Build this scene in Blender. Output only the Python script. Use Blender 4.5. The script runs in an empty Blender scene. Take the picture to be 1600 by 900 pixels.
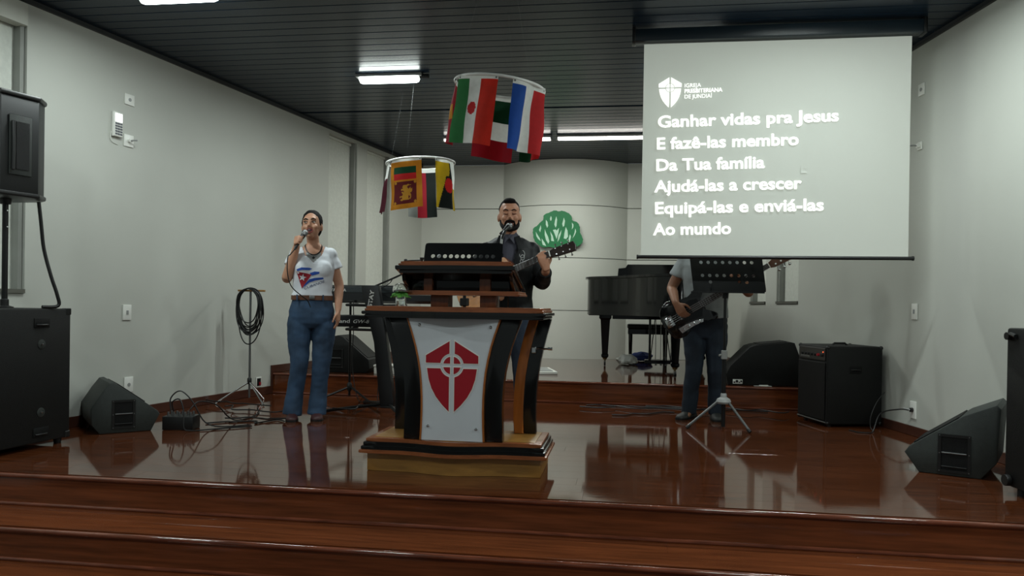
import bpy, bmesh, math, random
from mathutils import Vector, Matrix, noise
from mathutils.bvhtree import BVHTree
random.seed(7)
S = bpy.context.scene
COL = S.collection
PI = math.pi

# ------------------------------------------------------------------ camera
cd = bpy.data.cameras.new('camera')
cam = bpy.data.objects.new('camera', cd)
COL.objects.link(cam)
S.camera = cam
F_PX, PITCH, YAW, ROLL, CY = 1220.18, -0.0065, 0.1439, 0.0152, 35.08
cd.sensor_fit = 'HORIZONTAL'
cd.sensor_width = 36.0
cd.lens = 36.0 * F_PX / 1600.0
cd.shift_y = CY / 1600.0
cd.clip_start = 0.05
fw = Vector((-math.sin(YAW) * math.cos(PITCH), math.cos(YAW) * math.cos(PITCH), math.sin(PITCH)))
rt = Vector((math.cos(YAW), math.sin(YAW), 0))
up = rt.cross(fw)
r2 = math.cos(ROLL) * rt + math.sin(ROLL) * up
u2 = -math.sin(ROLL) * rt + math.cos(ROLL) * up
R = Matrix((r2, u2, -fw)).transposed().to_4x4()
cam.matrix_world = Matrix.Translation((0, 0, 0.94)) @ R

# ------------------------------------------------------------------ world, exposure
W = bpy.data.worlds.new('world')
S.world = W
W.use_nodes = True
bg = W.node_tree.nodes['Background']
bg.inputs[0].default_value = (0.78, 0.88, 0.86, 1)
bg.inputs[1].default_value = 0.09
S.view_settings.view_transform = 'Standard'
S.view_settings.look = 'None'
S.view_settings.gamma = 1
S.view_settings.use_curve_mapping = False
S.view_settings.exposure = 0.85
LAMP_W = 11.5        # watts of each bulkhead lamp
STRIP_W = 13.0       # watts of each tube of the rear strip
HALL_W = 14.5       # watts of each lamp over the hall
LAMP_COL = (0.90, 1.0, 0.98)

# ------------------------------------------------------------------ helpers
def srgb(r, g, b):
    f = lambda v: (v / 12.92) if v <= 0.04045 else ((v + 0.055) / 1.055) ** 2.4
    return (f(r / 255), f(g / 255), f(b / 255))

MATS = {}
def mat(name, col, rough=0.5, metal=0.0, var=0.08, scale=6.0, bump=0.0, bscale=60.0, coat=0.0, emit=0.0, stretch=(1, 1, 1), spec=0.5, rand=0.0, alpha=1.0, trans=0.0, ecol=None):
    if name in MATS: return MATS[name]
    m = bpy.data.materials.new(name); m.use_nodes = True
    nt = m.node_tree; N = nt.nodes; L = nt.links
    p = N['Principled BSDF']
    p.inputs['Roughness'].default_value = rough
    p.inputs['Metallic'].default_value = metal
    p.inputs['Coat Weight'].default_value = coat
    p.inputs['Coat Roughness'].default_value = 0.08
    p.inputs['Specular IOR Level'].default_value = spec
    p.inputs['Transmission Weight'].default_value = trans
    p.inputs['Alpha'].default_value = alpha
    tc = N.new('ShaderNodeTexCoord'); mp = N.new('ShaderNodeMapping')
    mp.inputs['Scale'].default_value = stretch
    L.new(tc.outputs['Object'], mp.inputs[0])
    nz = N.new('ShaderNodeTexNoise'); nz.inputs['Scale'].default_value = scale; nz.inputs['Detail'].default_value = 5
    L.new(mp.outputs[0], nz.inputs['Vector'])
    rmp = N.new('ShaderNodeValToRGB')
    a = tuple(max(0, c * (1 - var)) for c in col); b = tuple(min(1, c * (1 + var)) for c in col)
    rmp.color_ramp.elements[0].position = 0.3; rmp.color_ramp.elements[1].position = 0.7
    rmp.color_ramp.elements[0].color = (*a, 1); rmp.color_ramp.elements[1].color = (*b, 1)
    L.new(nz.outputs[0], rmp.inputs[0])
    out = rmp.outputs[0]
    if rand:
        oi = N.new('ShaderNodeObjectInfo'); mr = N.new('ShaderNodeMapRange')
        mr.inputs[3].default_value = 1 - rand; mr.inputs[4].default_value = 1 + rand
        L.new(oi.outputs['Random'], mr.inputs[0])
        hv = N.new('ShaderNodeHueSaturation'); L.new(mr.outputs[0], hv.inputs['Value']); L.new(out, hv.inputs['Color'])
        out = hv.outputs[0]
    L.new(out, p.inputs['Base Color'])
    if emit:
        p.inputs['Emission Color'].default_value = (*(ecol or col), 1)
        p.inputs['Emission Strength'].default_value = emit
    if bump:
        n2 = N.new('ShaderNodeTexNoise'); n2.inputs['Scale'].default_value = bscale; n2.inputs['Detail'].default_value = 3
        L.new(mp.outputs[0], n2.inputs['Vector'])
        bp = N.new('ShaderNodeBump'); bp.inputs['Strength'].default_value = bump; bp.inputs['Distance'].default_value = 0.01
        L.new(n2.outputs[0], bp.inputs['Height']); L.new(bp.outputs[0], p.inputs['Normal'])
    MATS[name] = m
    return m

def put(o, parent=None):
    COL.objects.link(o)
    if parent is not None: o.parent = parent
    return o
def tag(o, label, cat, group=None):
    o['label'] = label; o['category'] = cat
    if group: o['group'] = group
    return o
def struct(o, label=None, cat=None):
    o['kind'] = 'structure'
    if label: o['label'] = label
    if cat: o['category'] = cat
    return o
def thing(name, label, cat, loc=(0, 0, 0), rz=0.0, group=None):
    o = bpy.data.objects.new(name, None); COL.objects.link(o)
    o.empty_display_size = 0.1
    o.location = loc; o.rotation_euler = (0, 0, rz)
    return tag(o, label, cat, group)
def copy_tree(o, parent=None):
    c = o.copy(); COL.objects.link(c)
    if parent is not None: c.parent = parent
    for ch in list(o.children): copy_tree(ch, c)
    return c

def smooth_path(pts, n=6):
    P = [Vector(p) for p in pts]
    if len(P) < 3: return P
    out = []
    for i in range(len(P) - 1):
        p0 = P[max(i - 1, 0)]; p1 = P[i]; p2 = P[i + 1]; p3 = P[min(i + 2, len(P) - 1)]
        for k in range(n):
            t = k / n
            out.append(0.5 * ((2 * p1) + (p2 - p0) * t + (2 * p0 - 5 * p1 + 4 * p2 - p3) * t * t + (3 * p1 - p0 - 3 * p2 + p3) * t ** 3))
    out.append(P[-1])
    return out

class B:
    """collects shapes into one bmesh"""
    def __init__(s): s.bm = bmesh.new(); s.mi = 0
    def _faces(s, fs):
        for f in fs: f.material_index = s.mi
    def box(s, a, b, bev=0.0, seg=1, M=None):
        a = Vector(a); b = Vector(b); c = (a + b) / 2; d = b - a
        mx = Matrix.Translation(c) @ Matrix.Diagonal((abs(d.x), abs(d.y), abs(d.z), 1))
        if M is not None: mx = M @ mx
        r = bmesh.ops.create_cube(s.bm, size=1, matrix=mx)
        vs = r['verts']; fs = {f for v in vs for f in v.link_faces}
        s._faces(fs)
        if bev > 0:
            es = list({e for v in vs for e in v.link_edges})
            rr = bmesh.ops.bevel(s.bm, geom=es, offset=bev, segments=seg, profile=0.5, affect='EDGES')
            s._faces(rr['faces'])
        return s
    def loft(s, rings, cap=True, closed=True):
        vs = [[s.bm.verts.new(p) for p in r] for r in rings]
        n = len(vs[0]); fs = []
        for i in range(len(vs) - 1):
            for k in range(n if closed else n - 1):
                k2 = (k + 1) % n
                fs.append(s.bm.faces.new((vs[i][k], vs[i][k2], vs[i + 1][k2], vs[i + 1][k])))
        if cap and closed:
            fs.append(s.bm.faces.new(list(reversed(vs[0])))); fs.append(s.bm.faces.new(vs[-1]))
        s._faces(fs)
        return s
    def tube(s, path, r, n=8, smooth=0, flat=1.0, upv=None):
        P = smooth_path(path, smooth) if smooth else [Vector(p) for p in path]
        m = len(P)
        if isinstance(r, (list, tuple)):
            if len(r) != m:
                rr = []
                for i in range(m):
                    t = i / (m - 1) * (len(r) - 1); k = min(int(t), len(r) - 2); rr.append(r[k] + (r[k + 1] - r[k]) * (t - k))
            else: rr = list(r)
        else: rr = [r] * m
        rings = []; prev = None
        for i in range(m):
            t = (P[min(i + 1, m - 1)] - P[max(i - 1, 0)])
            t = t.normalized() if t.length > 1e-9 else Vector((0, 0, 1))
            if prev is None:
                u = Vector(upv) if upv is not None else (Vector((0, 0, 1)) if abs(t.z) < 0.9 else Vector((0, 1, 0)))
            else: u = prev
            u = (u - t * u.dot(t))
            if u.length < 1e-6: u = t.orthogonal()
            u.normalize(); prev = u; v = t.cross(u)
            rings.append([P[i] + (u * math.cos(2 * PI * k / n) * flat + v * math.sin(2 * PI * k / n)) * rr[i] for k in range(n)])
        return s.loft(rings)
    def cyl(s, a, b, r, r1=None, n=16): return s.tube([a, b], [r, r if r1 is None else r1], n)
    def lathe(s, prof, o=(0, 0, 0), n=24, M=None):
        o = Vector(o); rings = []
        for (r, z) in prof:
            r = max(r, 1e-4)
            ring = [Vector((r * math.cos(2 * PI * k / n), r * math.sin(2 * PI * k / n), z)) for k in range(n)]
            if M is not None: ring = [M @ p for p in ring]
            rings.append([o + p for p in ring])
        return s.loft(rings)
    def ell(s, c, r, n=16, M=None):
        mx = Matrix.Translation(c) @ (M.to_4x4() if M is not None else Matrix()) @ Matrix.Diagonal((*r, 1))
        q = bmesh.ops.create_uvsphere(s.bm, u_segments=n, v_segments=max(6, n * 2 // 3), radius=1, matrix=mx)
        s._faces({f for v in q['verts'] for f in v.link_faces})
        return s
    def prism(s, poly, h0, h1, fn=None, bev=0.0, seg=1):
        """poly of (a,b), extruded from h0 to h1; fn(a,b,h)->xyz"""
        fn = fn or (lambda a, b, h: (a, b, h))
        lo = [s.bm.verts.new(fn(a, b, h0)) for a, b in poly]; hi = [s.bm.verts.new(fn(a, b, h1)) for a, b in poly]
        n = len(poly); fs = []
        f0 = s.bm.faces.new(list(reversed(lo))); f1 = s.bm.faces.new(hi); fs += [f0, f1]
        for k in range(n):
            fs.append(s.bm.faces.new((lo[k], lo[(k + 1) % n], hi[(k + 1) % n], hi[k])))
        s._faces(fs)
        if bev > 0:
            es = list(set(f0.edges) | set(f1.edges))
            rr = bmesh.ops.bevel(s.bm, geom=es, offset=bev, segments=seg, profile=0.5, affect='EDGES')
            s._faces(rr['faces'])
        return s
    def poly(s, pts):
        f = s.bm.faces.new([s.bm.verts.new(p) for p in pts]); s._faces([f]); return s
    def mesh(s, name):
        bmesh.ops.recalc_face_normals(s.bm, faces=s.bm.faces[:])
        me = bpy.data.meshes.new(name); s.bm.to_mesh(me); s.bm.free()
        return me
    def build(s, name, m, parent=None, smooth=35):
        me = s.mesh(name)
        for x in (m if isinstance(m, (list, tuple)) else [m]): me.materials.append(x)
        if smooth:
            for p in me.polygons: p.use_smooth = True
            me.set_sharp_from_angle(angle=math.radians(smooth))
        return put(bpy.data.objects.new(name, me), parent)

def rbox(name, a, b, m, parent=None, bev=0.003, seg=2): return B().box(a, b, bev, seg).build(name, m, parent)

def text_mesh(txt, size, bold=0.0, shear=0.0, extrude=0.0, align='LEFT', spacing=1.0):
    cu = bpy.data.curves.new('text', 'FONT'); cu.body = txt; cu.size = size; cu.offset = bold; cu.shear = shear
    cu.extrude = extrude; cu.align_x = align; cu.space_character = spacing; cu.resolution_u = 4
    o = bpy.data.objects.new('text', cu); COL.objects.link(o)
    bpy.context.view_layer.update()
    me = bpy.data.meshes.new_from_object(o.evaluated_get(bpy.context.evaluated_depsgraph_get()))
    bpy.data.objects.remove(o); bpy.data.curves.remove(cu)
    return me
def place_text(txt, m, parent, M, size, width=None, keep=False, **kw):
    """flat lettering: its x,y plane is mapped by matrix M; stretched to width if given"""
    me = text_mesh(txt, size, **kw)
    if width:
        xs = [v.co.x for v in me.vertices]; k = width / (max(xs) - min(xs)); ky = k if keep else 1.0
        for v in me.vertices: v.co.x *= k; v.co.y *= ky
    me.transform(M); me.materials.clear(); me.materials.append(m)
    return put(bpy.data.objects.new('lettering', me), parent)

# ------------------------------------------------------------------ the room's measures
ZC = 2.97                      # ceiling above the stage deck
TL, TR = math.tan(0.1666), math.tan(0.1679)
XL = lambda y: -3.8496 + TL * (y - 6)
XR = lambda y: 2.2227 - TR * (y - 6)
Y_EDGE, Y_PLAT, H_PLAT, Y_BACK = 3.79, 7.616, 0.21, 11.17
# ------------------------------------------------------------------ materials
m_wall = mat('wall_paint', srgb(191, 193, 185), 0.55, var=0.03, scale=1.5, bump=0.03, bscale=90)
m_back = mat('wall_panel_paint', srgb(204, 206, 197), 0.5, var=0.03, scale=1.2)
m_floor = mat('varnished_floor_wood', srgb(82, 43, 23), 0.045, var=0.42, scale=5, stretch=(0.6, 9, 1), coat=0.3, rand=0.10, bump=0.012, bscale=5)
m_riser = mat('varnished_riser_wood', srgb(104, 54, 28), 0.14, var=0.35, scale=5, stretch=(0.6, 9, 9), coat=0.2)
m_nose = mat('worn_nosing_wood', srgb(112, 62, 44), 0.09, var=0.4, coat=0.4, scale=14, stretch=(0.5, 4, 4))
m_under = mat('dark_subfloor', srgb(30, 16, 12), 0.6)
m_base = mat('baseboard_wood', srgb(74, 44, 34), 0.3, var=0.2, scale=5, stretch=(1, 1, 8))
m_ceil = mat('dark_ceiling_slat', srgb(24, 38, 52), 0.26, spec=0.16, var=0.12, scale=6, stretch=(0.4, 6, 1), rand=0.12)  # blue tint carries the projector's glow in the slat colour
m_ceilb = mat('ceiling_backing', srgb(16, 18, 19), 0.7)
m_gap = mat('panel_joint', srgb(96, 98, 92), 0.7)
m_reveal = mat('shaded_reveal_grey', srgb(140, 142, 136), 0.45)  # grey stands for the shade on the far wall reveal
m_pane = mat('frosted_pane', srgb(214, 217, 208), 0.35, var=0.06, scale=30, bump=0.1, bscale=120)
m_blind = mat('blind_fabric', srgb(205, 206, 196), 0.7, var=0.02)
m_sill = mat('dark_sill', srgb(92, 92, 84), 0.5)
m_white = mat('white_plastic', srgb(232, 233, 226), 0.35, var=0.02)
m_black = mat('black_plastic', srgb(18, 19, 19), 0.4, var=0.1)
m_blackm = mat('black_metal', srgb(15, 16, 17), 0.35, metal=0.2, var=0.1)
m_lacq = mat('black_lacquer', srgb(6, 8, 9), 0.08, var=0.1, spec=0.4)
m_carpet = mat('black_cabinet_paint', srgb(10, 12, 11), 0.6, spec=0.35, var=0.2, scale=40, bump=0.25, bscale=260)
m_wedge = mat('grey_black_cabinet_paint', srgb(40, 45, 42), 0.6, var=0.15, scale=40, bump=0.2, bscale=260)
m_grille = mat('speaker_grille', srgb(8, 9, 9), 0.55, spec=0.25, var=0.3, scale=300, bump=0.4, bscale=420)
m_chrome = mat('chrome', srgb(205, 207, 208), 0.16, metal=1.0, var=0.03)
m_steel = mat('satin_steel', srgb(128, 130, 130), 0.35, metal=0.9, var=0.05)
m_greypl = mat('grey_plastic', srgb(150, 152, 150), 0.45, var=0.04)
m_rubber = mat('black_cable_rubber', srgb(16, 16, 16), 0.5, var=0.1)
m_pvc = mat('white_pipe', srgb(225, 226, 222), 0.4, var=0.02)
m_printw = mat('white_print', srgb(225, 226, 222), 0.5, var=0.02)
# ------------------------------------------------------------------ floors and steps
def planked(name, y0, y1, z, pw, label, x_in=0.0, mt=m_floor):
    f = B()
    f.prism([(XL(y0) - .05, y0), (XR(y0) + .05, y0), (XR(y1) + .05, y1), (XL(y1) - .05, y1)], z - 0.16, z - 0.02)
    f = struct(f.build(name, m_under), label, 'floor')
    n = round((y1 - y0) / pw); w = (y1 - y0) / n
    for i in range(n):
        a = y0 + i * w; b = a + w; xs = [XL(a)]
        x = XL(a) + random.uniform(1.0, 3.0)
        while x < XR(a) - 0.8:
            xs.append(x); x += random.uniform(2.2, 3.4)
        xs.append(XR(a))
        for k in range(len(xs) - 1):
            rbox('plank', (xs[k] + .0003, a + .0003, z - 0.022), (xs[k + 1] - .0003, b - .0003, z), mt, f, 0.0003, 1)
    return f
planked('floor', Y_EDGE, Y_PLAT, 0.0, 0.16, 'glossy dark red-brown plank deck of the stage')
planked('floor_platform', Y_PLAT, Y_BACK, H_PLAT, 0.16, 'raised glossy plank platform at the back of the stage')

def riser(name, y, z0, z1, label):
    """riser board facing the hall with a worn rounded nosing and a bead at its foot"""
    e = struct(thing(name, label, 'step'))
    xa, xb = XL(y) + .005, XR(y) - .005
    rbox('riser_board', (xa, y, z0), (xb, y + 0.02, z1 - 0.02), m_riser, e, 0.001, 1)
    B().tube([(xa, y - .004, z1 - .012), (xb, y - .004, z1 - .012)], 0.012, 12).build('nosing', m_nose, e)
    B().tube([(xa, y - .003, z0 + .008), (xb, y - .003, z0 + .008)], 0.010, 10).build('bead', m_nose, e)
    return e
riser('step_riser', Y_PLAT - .022, 0.0, H_PLAT, 'low red-brown riser under the raised platform')
riser('step_riser', Y_EDGE - .022, -0.172, 0.0, 'front riser of the stage deck, topmost of the steps')
Y2, Y3 = 3.42, 3.05
planked('floor_tread', Y2, Y_EDGE - .022, -0.172, 0.19, 'red-brown tread below the stage deck', mt=m_riser)
riser('step_riser', Y2 - .022, -0.335, -0.172, 'second riser of the front steps')
planked('floor_tread', Y3, Y2 - .022, -0.335, 0.18, 'lower red-brown tread at the bottom edge', mt=m_riser)
riser('step_riser', Y3 - .022, -0.50, -0.335, 'lowest riser of the front steps')
fl = B(); fl.box((-6, -2.0, -0.62), (5, Y3, -0.50))
struct(fl.build('floor_hall', m_under), 'dark hall floor before the steps', 'floor')

# ------------------------------------------------------------------ side walls with deep window openings
TH = 0.14
def side_wall(name, side, holes, y0, y1, label):
    X = XL if side < 0 else XR
    T = TL if side < 0 else -TR
    nrm = Vector((side, -side * T, 0)).normalized()          # outward
    def P(y, z, d): return Vector((X(y), y, z)) + nrm * d
    bld = B()
    ys = sorted({y0, y1} | {h[0] for h in holes} | {h[1] for h in holes})
    zs = sorted({-0.5, ZC} | {h[2] for h in holes} | {h[3] for h in holes})
    for i in range(len(ys) - 1):
        for k in range(len(zs) - 1):
            a, b, c, d = ys[i], ys[i + 1], zs[k], zs[k + 1]
            if any(h[0] <= a and b <= h[1] and h[2] <= c and d <= h[3] for h in holes): continue
            bld.prism([(a, c), (b, c), (b, d), (a, d)], 0, TH, lambda u, v, w: P(u, v, w))
    bmesh.ops.remove_doubles(bld.bm, verts=bld.bm.verts, dist=1e-5)
    fs = [f for f in bld.bm.faces]
    seen = {}
    for f in fs:                                             # inner faces between neighbouring blocks go
        key = tuple(sorted(v.index for v in f.verts)) if False else tuple(sorted((round(v.co.x, 4), round(v.co.y, 4), round(v.co.z, 4)) for v in f.verts))
        seen.setdefault(key, []).append(f)
    bmesh.ops.delete(bld.bm, geom=[f for v in seen.values() if len(v) > 1 for f in v], context='FACES_ONLY')
    w = struct(bld.build(name, m_wall, smooth=0), label, 'wall')
    return P
HL = [(3.3, 4.79, 0.97, 2.93), (8.62, 9.26, 1.0, 2.90), (9.52, 10.15, 1.0, 2.90)]
HR = [(8.535, 9.156, 1.0, 2.90), (9.5, 10.04, 1.0, 2.90)]
PLw = side_wall('wall_left', -1, HL, -1.0, Y_BACK + .1, 'pale painted wall on the left with tall recessed windows')
PRw = side_wall('wall_right', 1, HR, -1.0, Y_BACK + .1, 'pale painted wall on the right with tall recessed windows')
wn = 0
def window(P, h, label, blind=False):
    global wn; wn += 1
    e = struct(thing('window_%d' % wn, label, 'window'))
    a, b, c, d = h; g = 0.006
    def slab(nm, y0, y1, z0, z1, d0, d1, m):
        return B().prism([(y0, z0), (y1, z0), (y1, z1), (y0, z1)], d0, d1, lambda u, v, w: P(u, v, w)).build(nm, m, e)
    fr = 0.035
    slab('frame', b - fr, b - g, c + g, d - g, 0.02, TH - g, m_reveal)  # lines the far reveal of the opening, its shade painted in grey
    slab('frame', a + g, a + fr, c + g, d - g, 0.06, TH - g, m_pane)
    slab('frame', a + fr, b - fr, d - fr, d - g, 0.06, TH - g, m_pane)
    slab('sill', a + g, b - g, c + .002, c + 0.03, -0.015, TH - g, m_sill)
    slab('pane', a + fr, b - fr, c + .03, d - fr, 0.08, 0.095, m_pane)
    if blind: slab('blind_box', a + .01, b - .02, d - 0.15, d - .005, -0.03, 0.06, m_blind)
window(PLw, HL[0], 'tall window behind the loudspeaker with a blind box on top', True)
window(PLw, HL[1], 'tall narrow window in the left wall nearer the singer')
window(PLw, HL[2], 'tall narrow window in the left wall nearest the back corner')
window(PRw, HR[0], 'tall narrow window behind the bass neck in the right wall')
window(PRw, HR[1], 'tall narrow window in the right wall nearest the back corner')

def baseboard(name, P, y0, y1, z, h, label):
    e = B().prism([(y0, z), (y1, z), (y1, z + h), (y0, z + h)], -0.016, -0.001, lambda u, v, w: P(u, v, w), 0.002)
    return struct(e.build(name, m_base), label, 'baseboard')
baseboard('baseboard_left', PLw, Y_EDGE + .01, Y_PLAT - .03, 0.001, 0.078, 'dark wooden baseboard along the left wall')
baseboard('baseboard_left_platform', PLw, Y_PLAT - .055, Y_BACK - .03, H_PLAT + .001, 0.078, 'dark wooden baseboard above the platform on the left')
bb = B().prism([(Y_PLAT - .055, .08), (Y_PLAT - .029, .08), (Y_PLAT - .029, H_PLAT), (Y_PLAT - .055, H_PLAT)], -0.016, -0.001, lambda u, v, w: PLw(u, v, w))
struct(bb.build('trim_1', m_base), 'short upright baseboard piece at the platform corner', 'trim')
baseboard('baseboard_right', PRw, Y_EDGE + .01, Y_PLAT - .03, 0.001, 0.072, 'dark wooden baseboard along the right wall')
baseboard('baseboard_right_platform', PRw, Y_PLAT - .02, Y_BACK - .03, H_PLAT + .001, 0.072, 'dark wooden baseboard above the platform on the right')

# ------------------------------------------------------------------ back wall: flat panels beside a convex bay
CXB = -0.879; HALF = 0.888; SAG = 0.435
RB = (HALF ** 2 + SAG ** 2) / (2 * SAG); CYB = Y_BACK - SAG + RB
ANG = math.asin(HALF / RB)
wb = B()
wb.box((-3.2, Y_BACK + .02, -0.3), (1.6, Y_BACK + .12, ZC))
arc = lambda r, a: (CXB + r * math.sin(a), CYB - r * math.cos(a))
NS = 28
ring_o = [arc(RB - .012, -ANG + 2 * ANG * i / NS) for i in range(NS + 1)]
wb.prism(ring_o + [(CXB + HALF, Y_BACK + .03), (CXB - HALF, Y_BACK + .03)], H_PLAT - .1, ZC)
wb = struct(wb.build('wall_back', m_gap), 'pale back wall of wide panels with a rounded bay', 'wall')
ZJ = [H_PLAT + .001, 0.881, 1.607, 2.333, ZC]
for i in range(4):
    z0, z1 = ZJ[i] + (.005 if i else 0), ZJ[i + 1] - .005
    ro = [arc(RB, -ANG + 2 * ANG * k / NS) for k in range(NS + 1)]
    ri = [arc(RB - .012, -ANG + 2 * ANG * k / NS) for k in range(NS + 1)]
    B().prism(ro + ri[::-1], z0, z1).build('panel', m_back, wb)
    rbox('panel', (XL(Y_BACK) - .02, Y_BACK, z0), (CXB - HALF, Y_BACK + .02, z1), m_back, wb, 0.002, 1)
    rbox('panel', (CXB + HALF, Y_BACK, z0), (XR(Y_BACK) + .02, Y_BACK + .02, z1), m_back, wb, 0.002, 1)

# ------------------------------------------------------------------ ceiling of dark slats
ce = B(); ce.box((-5.2, -1.0, ZC + .03), (3.6, Y_BACK + .12, ZC + .08))
ce = struct(ce.build('ceiling', m_ceilb), 'dark ceiling of narrow glossy boards', 'ceiling')
y = 1.2; SW = 0.135
while y < Y_BACK:
    g = 0.008
    b = min(y + SW - g, Y_BACK)
    if abs(y - 7.95) < SW / 2: y += 0.05; b = y + SW - g
    B().prism([(XL(y), y), (XR(y), y), (XR(b), b), (XL(b), b)], ZC, ZC + .03, None, 0.002, 1).build('slat', m_ceil, ce)
    y += SW
def crown(name, P, label):
    return struct(B().prism([(-.9, ZC - .03), (Y_BACK - .03, ZC - .03), (Y_BACK - .03, ZC - .001), (-.9, ZC - .001)], -0.025, -0.001, lambda u, v, w: P(u, v, w)).build(name, mat('crown_dark', srgb(40, 42, 42), .5)), label, 'trim')
crown('trim_2', PLw, 'dark thin moulding between left wall and ceiling')
crown('trim_3', PRw, 'dark thin moulding between right wall and ceiling')

# ------------------------------------------------------------------ lamps
m_glow = mat('lamp_diffuser', (0.9, 1.0, 0.95), 0.4, emit=9.0, var=0.0)
m_tube = mat('tube_diffuser', (1.0, 0.97, 0.90), 0.4, emit=6.0, var=0.0)
def bulkhead(x, yy, label, watts=LAMP_W):
    t = thing('ceiling_lamp', label, 'lamp', (x, yy, ZC), 0, 'bulkhead ceiling lamps')
    rbox('base_plate', (-.30, -.05, -.028), (.30, .05, -.001), m_greypl, t, 0.006)
    # rounded translucent cover
    prof = [(-.048, 0)] + [(-.048 * math.cos(a), -.05 * math.sin(a)) for a in [PI * k / 10 for k in range(1, 10)]] + [(.048, 0)]
    rings = []
    for xx, s_ in ((-.272, .5), (-.262, .85), (-.24, 1), (.24, 1), (.262, .85), (.272, .5)):
        rings.append([(xx, p[0] * s_, -.029 + p[1] * s_) for p in prof])
    B().loft(rings).build('diffuser', m_glow, t)
    B().cyl((.275, 0, -.025), (.36, 0, -.025), .022, .018).build('end_cap', m_black, t)
    ld = bpy.data.lights.new('lamp_light', 'AREA'); ld.shape = 'RECTANGLE'; ld.size = .52; ld.size_y = .09
    ld.energy = watts; ld.color = LAMP_COL; ld.spread = PI
    lo = put(bpy.data.objects.new('lamp_light', ld), t); lo.location = (0, 0, -.085)
    return t
CX = -0.81
bulkhead(-2.10, 6.70, 'lit bulkhead lamp on the ceiling between the flag rings and left wall')
bulkhead(0.48, 6.70, 'lit bulkhead lamp on the ceiling behind the projection screen', LAMP_W * .3)
bulkhead(-2.93, 4.765, 'lit bulkhead lamp at the top edge above the left wall phone')
bulkhead(1.31, 4.765, 'bulkhead lamp above the frame in front of the projection screen', LAMP_W * 1.7)
for x_, y_, l_ in ((CX - 2.95, 2.83, 'lamp over the hall on the left, nearest the steps'), (CX + 2.95, 2.83, 'lamp over the hall on the right, nearest the steps'),
                   (CX - 1.4, .9, 'lamp over the hall left of the middle'), (CX + 1.8, .9, 'lamp over the hall right of the middle')): bulkhead(x_, y_, 'bulkhead ' + l_, HALL_W)
def tube_light(x0, x1, label, watts=STRIP_W):
    t = thing('tube_lamp', label, 'lamp', ((x0 + x1) / 2, 9.29, ZC), 0, 'tube lamps in the rear ceiling strip')
    h = (x1 - x0) / 2
    rbox('housing', (-h, -.06, -.03), (h, .06, -.001), m_greypl, t, .004)
    rbox('diffuser', (-h + .012, -.052, -.05), (h - .012, .052, -.031), m_tube, t, .008)
    for s_ in (-1, 1): rbox('end_cap', (s_ * h - .012, -.055, -.052), (s_ * h + .012, .055, -.03), m_greypl, t, .003)
    ld = bpy.data.lights.new('tube_light', 'AREA'); ld.shape = 'RECTANGLE'; ld.size = 2 * h - .04; ld.size_y = .09
    ld.energy = watts; ld.color = (.95, 1.0, .94); ld.spread = PI
    lo = put(bpy.data.objects.new('tube_light', ld), t); lo.location = (0, 0, -.06)
tube_light(-2.216, -0.90, 'long lit tube lamp behind the upper flag ring')
tube_light(-0.835, 0.47, 'long lit tube lamp running behind the projection screen')
# ------------------------------------------------------------------ the shield emblem (used on the pulpit and the projected page)
def shield_polys(ox=0.0):
    """five-pointed shield cut by a ringed cross; centre of ring = 0,0; unit = 1 px of a 3x crop"""
    R0, G = 57.0, 13.0
    def arcp(r, a0, a1, n=10): return [(r * math.cos(a0 + (a1 - a0) * k / n), r * math.sin(a0 + (a1 - a0) * k / n)) for k in range(n + 1)]
    aG = math.asin(G / R0)
    up = [(G, 114), (126, 46), (126, 11), (math.cos(aG) * R0, 11)] + arcp(R0, aG, PI / 2 - aG)[1:]
    lo = [(math.cos(aG) * R0, -15)] + arcp(R0, -aG, -PI / 2 + aG)[1:] + [(G, -218), (45, -187), (75, -150), (97, -110), (112, -65), (120, -15)]
    r1 = 42.0; a1 = math.asin(9 / r1)
    q = [(9, 9)] + arcp(r1, a1, PI / 2 - a1, 6)
    q2 = [(9, -9)] + [(x, -y) for x, y in arcp(r1, a1, PI / 2 - a1, 6)]
    right = [up, lo, q, q2]
    return right + [[(-x, y) for x, y in p] for p in right]
def grow(poly, d):
    n = len(poly)
    area = sum(poly[i][0] * poly[(i + 1) % n][1] - poly[(i + 1) % n][0] * poly[i][1] for i in range(n))
    sg = 1 if area > 0 else -1
    out = []
    for i in range(n):
        p0, p1, p2 = Vector(poly[i - 1]), Vector(poly[i]), Vector(poly[(i + 1) % n])
        a = (p1 - p0); b = (p2 - p1)
        if a.length < 1e-6 or b.length < 1e-6: continue
        a.normalize(); b.normalize()
        na = Vector((a.y, -a.x)) * sg; nb = Vector((b.y, -b.x)) * sg
        m = na + nb
        if m.length < 1e-6: m = na.copy()
        m.normalize(); k = d / max(0.45, m.dot(na))
        q = p1 + m * k; out.append((q.x, q.y))
    return out

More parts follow.
